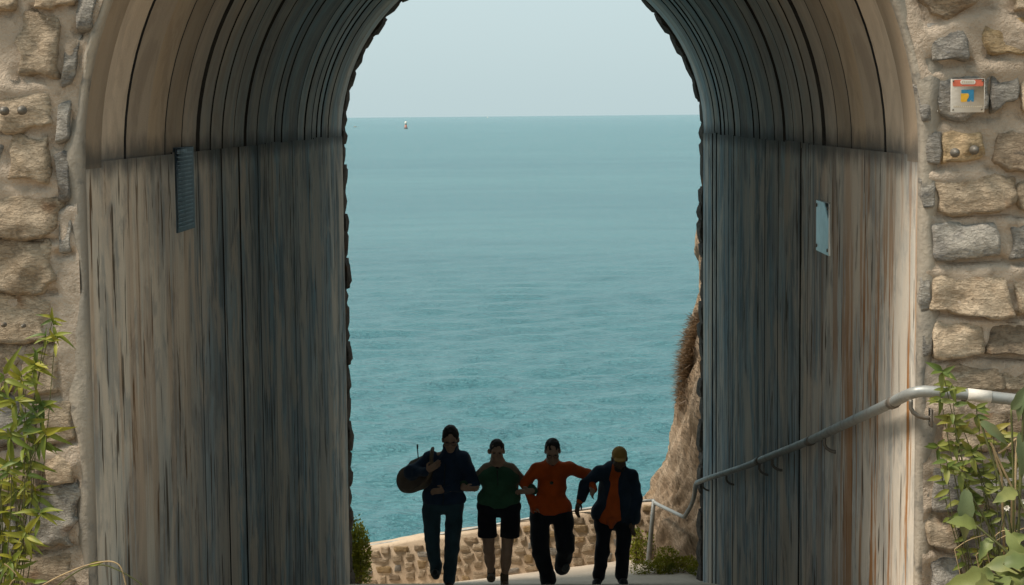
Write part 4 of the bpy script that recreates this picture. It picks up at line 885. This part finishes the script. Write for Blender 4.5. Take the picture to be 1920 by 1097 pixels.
def build_people():
    Yp = 20.45
    # --- 1: tall walker, navy jacket, bag
    p = Person('tall walker in dark navy high-collared jacket with a bag on one shoulder', 838, Yp); J = p.J; B = Field(.008)
    T = p.head(B, J(845, 823, -.03), .22, .0, 1.12); nk = J(844, 850, .01)
    B.cone(J(844, 838, .0), nk, .052, .058); B.cone(nk, J(832, 935, 0), .09, .10, .05, (1, 1.2, 1)); B.cone(J(815, 950, 0), J(850, 950, 0), .09, .09, .05)
    ra = [J(808, 858, .0), J(772, 886, .01), J(800, 879, -.17)]; la = [J(868, 860, 0), J(888, 903, 0), J(838, 914, -.17)]
    for A in (ra, la): B.chain([nk + (0, 0, -.03)] + A, [.06, .05, .04, .028])
    p.hand(B, J(802, 877, -.185), (.75, -.25, .45), (.1, -.2, 1), 1.1); p.hand(B, J(834, 914, -.18), (-1, -.35, .05), (0, -.3, 1), .5)
    rl = [J(809, 955, 0), J(811, 1025, -.02), J(816, 1076, .10)]; ll = [J(852, 955, 0), J(848, 1028, -.06), J(843, 1085, -.05)]
    for A in (rl, ll): B.chain(A, [.075, .052, .036])
    p.add('body', B, SKIN); p.eyes(); p.glasses(); h = p.hair(HAIR, .014, 1, .05)
    Cn = Field(.010)
    Cn.cone(J(843, 868, .01), J(834, 930, 0), .158, .172, .05, (1, 1.3, 1)); Cn.cone(J(815, 866, .0), J(866, 867, .0), .075, .075, .06); Cn.cone(J(812, 934, 0), J(852, 934, 0), .135, .13, .05, (1, 1.1, 1))
    Cn.chain([J(815, 866, .0)] + ra, [.075, .074, .078, .048], .04); Cn.chain([J(864, 868, .0)] + la, [.075, .074, .072, .048], .04); Cn.cone(J(844, 853, .01), J(845, 839, .0), .098, .088, .03)
    Cn.ell(J(845, 832, -.03), (.070, .09, .055), .015, None, True)
    j = p.add('jacket', Cn, mat_cloth('navy_jacket', (.020, .038, .072)), folds=.010, seed=3, cut_below=float(J(840, 943)[2]), fscale=8)
    Tn = Field(.010); Tn.cone(J(812, 945, 0), J(850, 945, 0), .118, .118, .05, (1, 1.1, 1)); Tn.chain([rl[0], rl[1], J(817, 1062, .06), rl[2]], [.106, .080, .070, .062], .012); Tn.chain([ll[0], ll[1], J(844, 1062, -.06), ll[2]], [.106, .080, .072, .068], .02)
    p.add('trousers', Tn, mat_cloth('dark_teal_jeans', (.030, .062, .080)), folds=.007, seed=4, fscale=7); p.shoe(rl[2] + (0, 0, .0), -.5); p.shoe(ll[2] + (0, 0, .0))
    Z = Field(.008); Z.cone(J(836, 866, -.165), J(832, 940, -.165), .007, .007, .004); p.add('zip', Z, GLASSM)
    # the bag, a thing of its own
    bg_ = empty('shoulder_bag', tuple(Vector((p.ox, p.y, p.oz)) + Vector(J(770, 932, .14)))); prop(bg_, 'brown canvas bag slung from the tall walker\'s shoulder', 'bag'); ob = np.array(J(770, 932, .14)); W = Field(.010)
    W.cone(J(765, 908, .16) - ob, J(800, 900, .17) - ob, .115, .12, .06, (1, 1.15, .95)); W.cone(J(775, 880, .16) - ob, J(800, 872, .17) - ob, .07, .09, .05); W.ell(J(764, 904, .13) - ob, (.125, .10, .15), .05); W.ell(J(762, 906, .02) - ob, (.05, .02, .05), .01, None, True)
    v, f = W.mesh(folds=.010, seed=8, fscale=7); obj('bag_body', v, f, mat_cloth('brown_canvas', (.14, .11, .085)), bg_)
    pts = [J(800, 895, .20), J(806, 858, .17), J(811, 842, .07), J(811, 842, -.03), J(810, 852, -.115), J(811, 872, -.185), J(803, 895, -.17), J(786, 915, -.02), J(778, 922, .08)]
    pts = smooth_path([q - ob for q in pts], 2); v, f = tube(pts, .021, 8); V = np.array(v); obj('strap', V, f, mat_cloth('tan_webbing', (.14, .10, .065)), bg_)
    v, f = tube([J(781, 846, .16) - ob, J(781, 838, .16) - ob], .010, 6); obj('toggle', v, f, GLASSM, bg_); v, f = tube([J(781, 846, .16) - ob, J(783, 872, .16) - ob], .006, 6); obj('cord', v, f, GLASSM, bg_)

    # --- 2: green fleece, shorts
    p = Person('walker in green zip fleece with tan sleeves, black shorts and bare legs', 934, Yp); J = p.J; B = Field(.008)
    p.head(B, J(932, 845, -.03), .12, 0, 1.0); nk = J(933, 870, .01); B.cone(J(932, 858, 0), nk, .052, .056); B.cone(nk, J(936, 945, 0), .09, .10, .05, (1, 1.2, 1)); B.cone(J(918, 955, 0), J(955, 955, 0), .09, .09, .05)
    ra = [J(905, 885, 0), J(890, 908, .13), J(868, 906, -.10)]; la = [J(964, 885, 0), J(982, 908, .13), J(1001, 916, -.12)]
    for A in (ra, la): B.chain([nk + (0, 0, -.03)] + A, [.06, .05, .04, .028])
    p.hand(B, J(872, 908, -.225), (1, -.1, -.1), (0, -.5, .8), .35); p.hand(B, J(994, 914, -.215), (-1, -.1, .02), (0, -.5, .8), .35); B.cone(ra[2], J(874, 908, -.225), .03, .027); B.cone(la[2], J(992, 914, -.215), .03, .027)
    rl = [J(914, 960, 0), J(917, 1030, -.04), J(921, 1080, .07)]; ll = [J(956, 960, 0), J(950, 1032, -.07), J(946, 1084, -.06)]
    for A in (rl, ll):
        B.chain([A[0] * .5 + A[1] * .5, A[1], A[2]], [.078, .058, .034], .02); B.cone(A[0], A[0] * .5 + A[1] * .5, .07, .075, .02); m = A[1] * .66 + A[2] * .34; B.ell(m + (0, .025, 0), (.058, .055, .10), .04); B.ell(A[1] + (0, -.015, 0), (.046, .05, .05), .04)
    B.ell(p.T(-.09, .01, -.005), (.018, .018, .03), .01)
    p.add('body', B, SKIN); p.eyes(); p.hair(HAIR, .006, 0, .062)
    Gn = Field(.010); Gn.cone(J(934, 898, .0), J(936, 932, 0), .180, .178, .05, (1, 1.3, 1)); Gn.cone(J(916, 936, 0), J(956, 932, 0), .13, .13, .05, (1, 1.1, 1)); Gn.cone(J(916, 896, 0), J(954, 896, 0), .12, .12, .04); Gn.ell(J(933, 868, -.13), (.05, .09, .06), .02, None, True)
    p.add('fleece', Gn, mat_cloth('green_fleece', (.034, .095, .052)), folds=.006, seed=12, cut_below=float(J(930, 951)[2]), fscale=7)
    Sn = Field(.010); Sn.cone(J(914, 879, .01), J(954, 879, .01), .062, .062, .05); Sn.chain([J(933, 872, .02), J(912, 881, .01)] + ra, [.07, .064, .060, .056, .043], .03); Sn.chain([J(933, 872, .02), J(957, 881, .01)] + la, [.07, .064, .060, .056, .043], .03); Sn.cone(J(962, 892, .02), J(966, 935, .03), .045, .05, .04)
    Sn.cone(J(933, 874, .02), J(932, 864, .03), .082, .078, .02); Sn.ell(J(932, 860, -.07), (.058, .11, .075), .015, None, True)
    p.add('yoke_and_sleeves', Sn, mat_cloth('tan_fleece', (.22, .165, .11)), folds=.006, seed=13, fscale=8)
    for q, c_ in ((ra, (868, 906)), (la, (1001, 916))): K = Field(.008); K.cone(q[1] * .25 + q[2] * .75, q[2], .052, .046, .02); p.add('cuff', K, bpy.data.materials['green_fleece'])
    Z = Field(.008); Z.cone(J(933, 878, -.135), J(934, 905, -.15), .008, .006, .004); p.add('zip', Z, GLASSM)
    Un = Field(.008); Un.cone(J(933, 880, -.02), J(932, 868, -.01), .060, .052, .02); p.add('undershirt', Un, mat_cloth('black_shirt', (.01, .011, .014)))
    Hn = Field(.010); Hn.cone(J(914, 950, 0), J(957, 950, 0), .12, .12, .05, (1, 1.1, 1)); Hn.cone(J(913, 962, 0), J(914, 1003, -.02), .108, .106, .008); Hn.cone(J(958, 962, 0), J(956, 1003, -.035), .108, .106, .008)
    p.add('shorts', Hn, mat_cloth('black_shorts', (.012, .013, .018)), folds=.008, seed=14, cut_below=float(J(930, 1006)[2]), fscale=7)
    tan = mat_cloth('tan_shoe', (.12, .085, .055)); p.shoe(rl[2], -.35, 0, tan); p.shoe(ll[2], 0, .05, tan)
    for A in (rl, ll): K = Field(.008); K.cone(A[2] + (0, 0, .05), A[2], .047, .047, .02); p.add('sock', K, tan)

    # --- 3: orange sweater
    p = Person('walker in bright orange sweater and loose black cargo trousers', 1036, Yp); J = p.J; B = Field(.008)
    p.head(B, J(1036, 844, -.06), .38, 0, 1.04); nk = J(1036, 872, .01); B.cone(J(1036, 858, -.01), nk, .054, .058); B.cone(nk, J(1033, 950, 0), .09, .10, .05, (1, 1.2, 1)); B.cone(J(1015, 965, 0), J(1052, 965, 0), .09, .09, .05)
    ra = [J(1005, 880, 0), J(986, 906, -.01), J(1000, 945, -.05)]; la = [J(1068, 878, 0), J(1102, 894, .10), J(1112, 914, -.12)]
    for A in (ra, la): B.chain([nk + (0, 0, -.03)] + A, [.06, .05, .04, .028])
    p.hand(B, J(1001, 948, -.055), (.25, -.25, -1), (.6, -.8, 0), .7); p.hand(B, J(1112, 914, -.13), (-.25, -.8, -.35), (-.4, -.2, 1), .5)
    rl = [J(1012, 975, 0), J(1014, 1035, -.06), J(1028, 1086, -.05)]; ll = [J(1056, 975, 0), J(1060, 1028, -.03), J(1054, 1070, .14)]
    for A in (rl, ll): B.chain(A, [.075, .052, .036])
    p.add('body', B, SKIN); p.eyes(); p.glasses(); p.hair(HAIR, .010, 0, .05)
    org = mat_cloth('orange_knit', (.46, .075, .011)); Cn = Field(.010)
    Cn.cone(J(1036, 890, .0), J(1033, 948, 0), .165, .165, .06, (1, 1.3, 1)); Cn.cone(J(1013, 884, .01), J(1060, 882, .01), .072, .072, .06); Cn.cone(J(1016, 952, 0), J(1050, 950, 0), .135, .135, .05, (1, 1.1, 1))
    Cn.chain([J(1036, 872, .02), J(1014, 882, .0)] + ra, [.075, .074, .068, .062, .044], .035); Cn.chain([J(1036, 872, .02), J(1058, 882, .0)] + la, [.075, .074, .068, .062, .044], .035); Cn.cone(J(1036, 874, .02), J(1036, 866, .02), .080, .072, .03); Cn.ell(J(1036, 862, -.07), (.055, .10, .055), .015, None, True)
    p.add('sweater', Cn, org, folds=.007, seed=22, cut_below=float(J(1036, 963)[2]), fscale=8)
    Un = Field(.008); Un.cone(J(1036, 876, -.03), J(1036, 868, -.015), .055, .052, .02); p.add('shirt_collar', Un, bpy.data.materials['black_shirt'])
    L_ = Field(.006); L_.ell(J(1034, 901, -.135), (.022, .014, .02), .01); p.add('chest_logo', L_, mat_cloth('logo_thread', (.05, .06, .04)))
    Tn = Field(.010); Tn.cone(J(1014, 962, 0), J(1054, 962, 0), .122, .122, .05, (1, 1.1, 1)); Tn.chain([rl[0], rl[1], J(1024, 1064, -.06), rl[2]], [.118, .096, .09, .086], .012); Tn.chain([ll[0], ll[1], ll[2]], [.118, .098, .082], .012)
    Tn.ell(J(1001, 1010, .0), (.035, .06, .08), .03); Tn.ell(J(1070, 1008, .0), (.035, .06, .08), .03)
    p.add('trousers', Tn, mat_cloth('black_cargo', (.013, .015, .02)), folds=.010, seed=24, fscale=7); p.shoe(rl[2]); p.shoe(ll[2] + (.025, 0, .015), -.55, .15, mat_cloth('grey_shoe', (.06, .07, .07)))

    # --- 4: cap, open jacket
    p = Person('walker in ochre cap and open navy jacket over an orange top', 1152, Yp); J = p.J; B = Field(.008)
    p.head(B, J(1161, 858, -.07), .30, 0, 1.05); nk = J(1158, 880, .0); B.cone(J(1161, 866, -.05), nk, .052, .058); B.cone(nk, J(1150, 960, 0), .09, .10, .05, (1, 1.2, 1)); B.cone(J(1132, 980, 0), J(1164, 980, 0), .09, .09, .05)
    ra = [J(1124, 886, 0), J(1098, 908, -.02), J(1089, 930, -.12)]; la = [J(1186, 893, 0), J(1194, 934, .02), J(1187, 972, -.04)]
    for A in (ra, la): B.chain([nk + (0, 0, -.03)] + A, [.06, .05, .04, .028])
    p.hand(B, J(1086, 936, -.135), (-.3, -.25, -.75), (.5, -.7, 0), .8); p.hand(B, J(1187, 975, -.045), (-.15, -.15, -1), (-.6, -.8, 0), .6)
    rl = [J(1131, 985, 0), J(1129, 1034, -.08), J(1122, 1079, -.04)]; ll = [J(1168, 985, 0), J(1167, 1036, -.05), J(1165, 1079, -.02)]
    for A in (rl, ll): B.chain(A, [.075, .052, .036])
    p.add('body', B, SKIN2); p.eyes(); Bd = Field(.008); Bd.ell(p.T(0, -.045, -.085), np.array((.062, .06, .05)), .02, p.HR); Bd.ell(p.T(0, -.10, -.04), np.array((.03, .03, .025)), .015, p.HR, True); p.add('beard', Bd, HAIR, folds=.005, seed=7, fscale=30)
    capm = mat_cloth('ochre_cap', (.40, .235, .065)); K = Field(.008); K.ell(p.T(0, .012, .045), np.array((.086, .104, .088)), .01, p.HR); K.ell(p.T(0, -.02, -.045), np.array((.13, .16, .078)), .008, p.HR, True); K.ell(p.T(0, -.105, .044), np.array((.068, .062, .011)), .012, p.HR); cp = p.add('cap', K, capm)
    Bt = Field(.006); Bt.ell(p.T(0, .02, .134), np.array((.009, .009, .006)), .004, p.HR); p.add('cap_button', Bt, capm, cp)
    Sn = Field(.010); Sn.cone(J(1156, 892, -.01), J(1148, 960, 0), .142, .150, .05, (1, 1.25, 1)); Sn.cone(J(1156, 878, -.02), J(1159, 872, -.03), .07, .065, .03); Sn.cone(J(1136, 968, -.01), J(1160, 966, -.01), .118, .11, .04, (1, 1.1, 1)); Sn.cone(J(1146, 972, -.12), J(1145, 984, -.11), .05, .025, .03)
    p.add('top', Sn, mat_cloth('rust_orange_top', (.45, .085, .016)), folds=.006, seed=31, cut_below=float(J(1150, 988)[2]), fscale=8)
    Cn = Field(.010); Cn.cone(J(1155, 894, .02), J(1153, 960, .02), .185, .20, .05, (1, 1.25, 1)); Cn.cone(J(1132, 890, .01), J(1181, 892, .01), .07, .07, .05); Cn.cone(J(1130, 962, .02), J(1180, 970, .02), .13, .125, .05, (1, 1.1, 1))
    Cn.chain([J(1158, 880, .02), J(1132, 889, .0)] + ra, [.075, .072, .068, .066, .055], .035); Cn.chain([J(1158, 880, .02), J(1181, 893, .0)] + la, [.075, .072, .070, .066, .054], .035); Cn.cone(J(1158, 882, .02), J(1160, 872, .0), .086, .08, .03)
    for a, b, r1, r2 in ((J(1161, 862, -.20), J(1158, 885, -.20), .05, .04), (J(1157, 885, -.22), J(1147, 935, -.24), .085, .15), (J(1147, 935, -.24), J(1143, 985, -.24), .15, .19)): Cn.cone(a, b, r1, r2, .012, (1, 1, 1), True)
    p.add('jacket', Cn, mat_cloth('dark_blue_jacket', (.016, .03, .05)), folds=.010, seed=33, cut_below=float(J(1150, 982)[2]), fscale=8)
    K = Field(.008); K.cone(ra[2] * .9 + ra[1] * .1, ra[2] + (-.015, -.02, -.03), .042, .038, .01); p.add('cuff', K, bpy.data.materials['rust_orange_top'])
    K = Field(.006); K.cone(J(1088, 934, -.13), J(1086, 937, -.137), .036, .036, .004); p.add('wristwatch', K, GLASSM)
    Tn = Field(.010); Tn.cone(J(1133, 975, 0), J(1166, 975, 0), .115, .115, .05, (1, 1.1, 1)); Tn.chain([rl[0], rl[1], rl[2]], [.104, .082, .068], .012); Tn.chain([ll[0], ll[1], ll[2]], [.104, .082, .07], .012)
    p.add('trousers', Tn, mat_cloth('black_trousers', (.012, .014, .02)), folds=.008, seed=35, fscale=7); p.shoe(rl[2], 0, -.25); p.shoe(ll[2], 0, .2)
build_people()
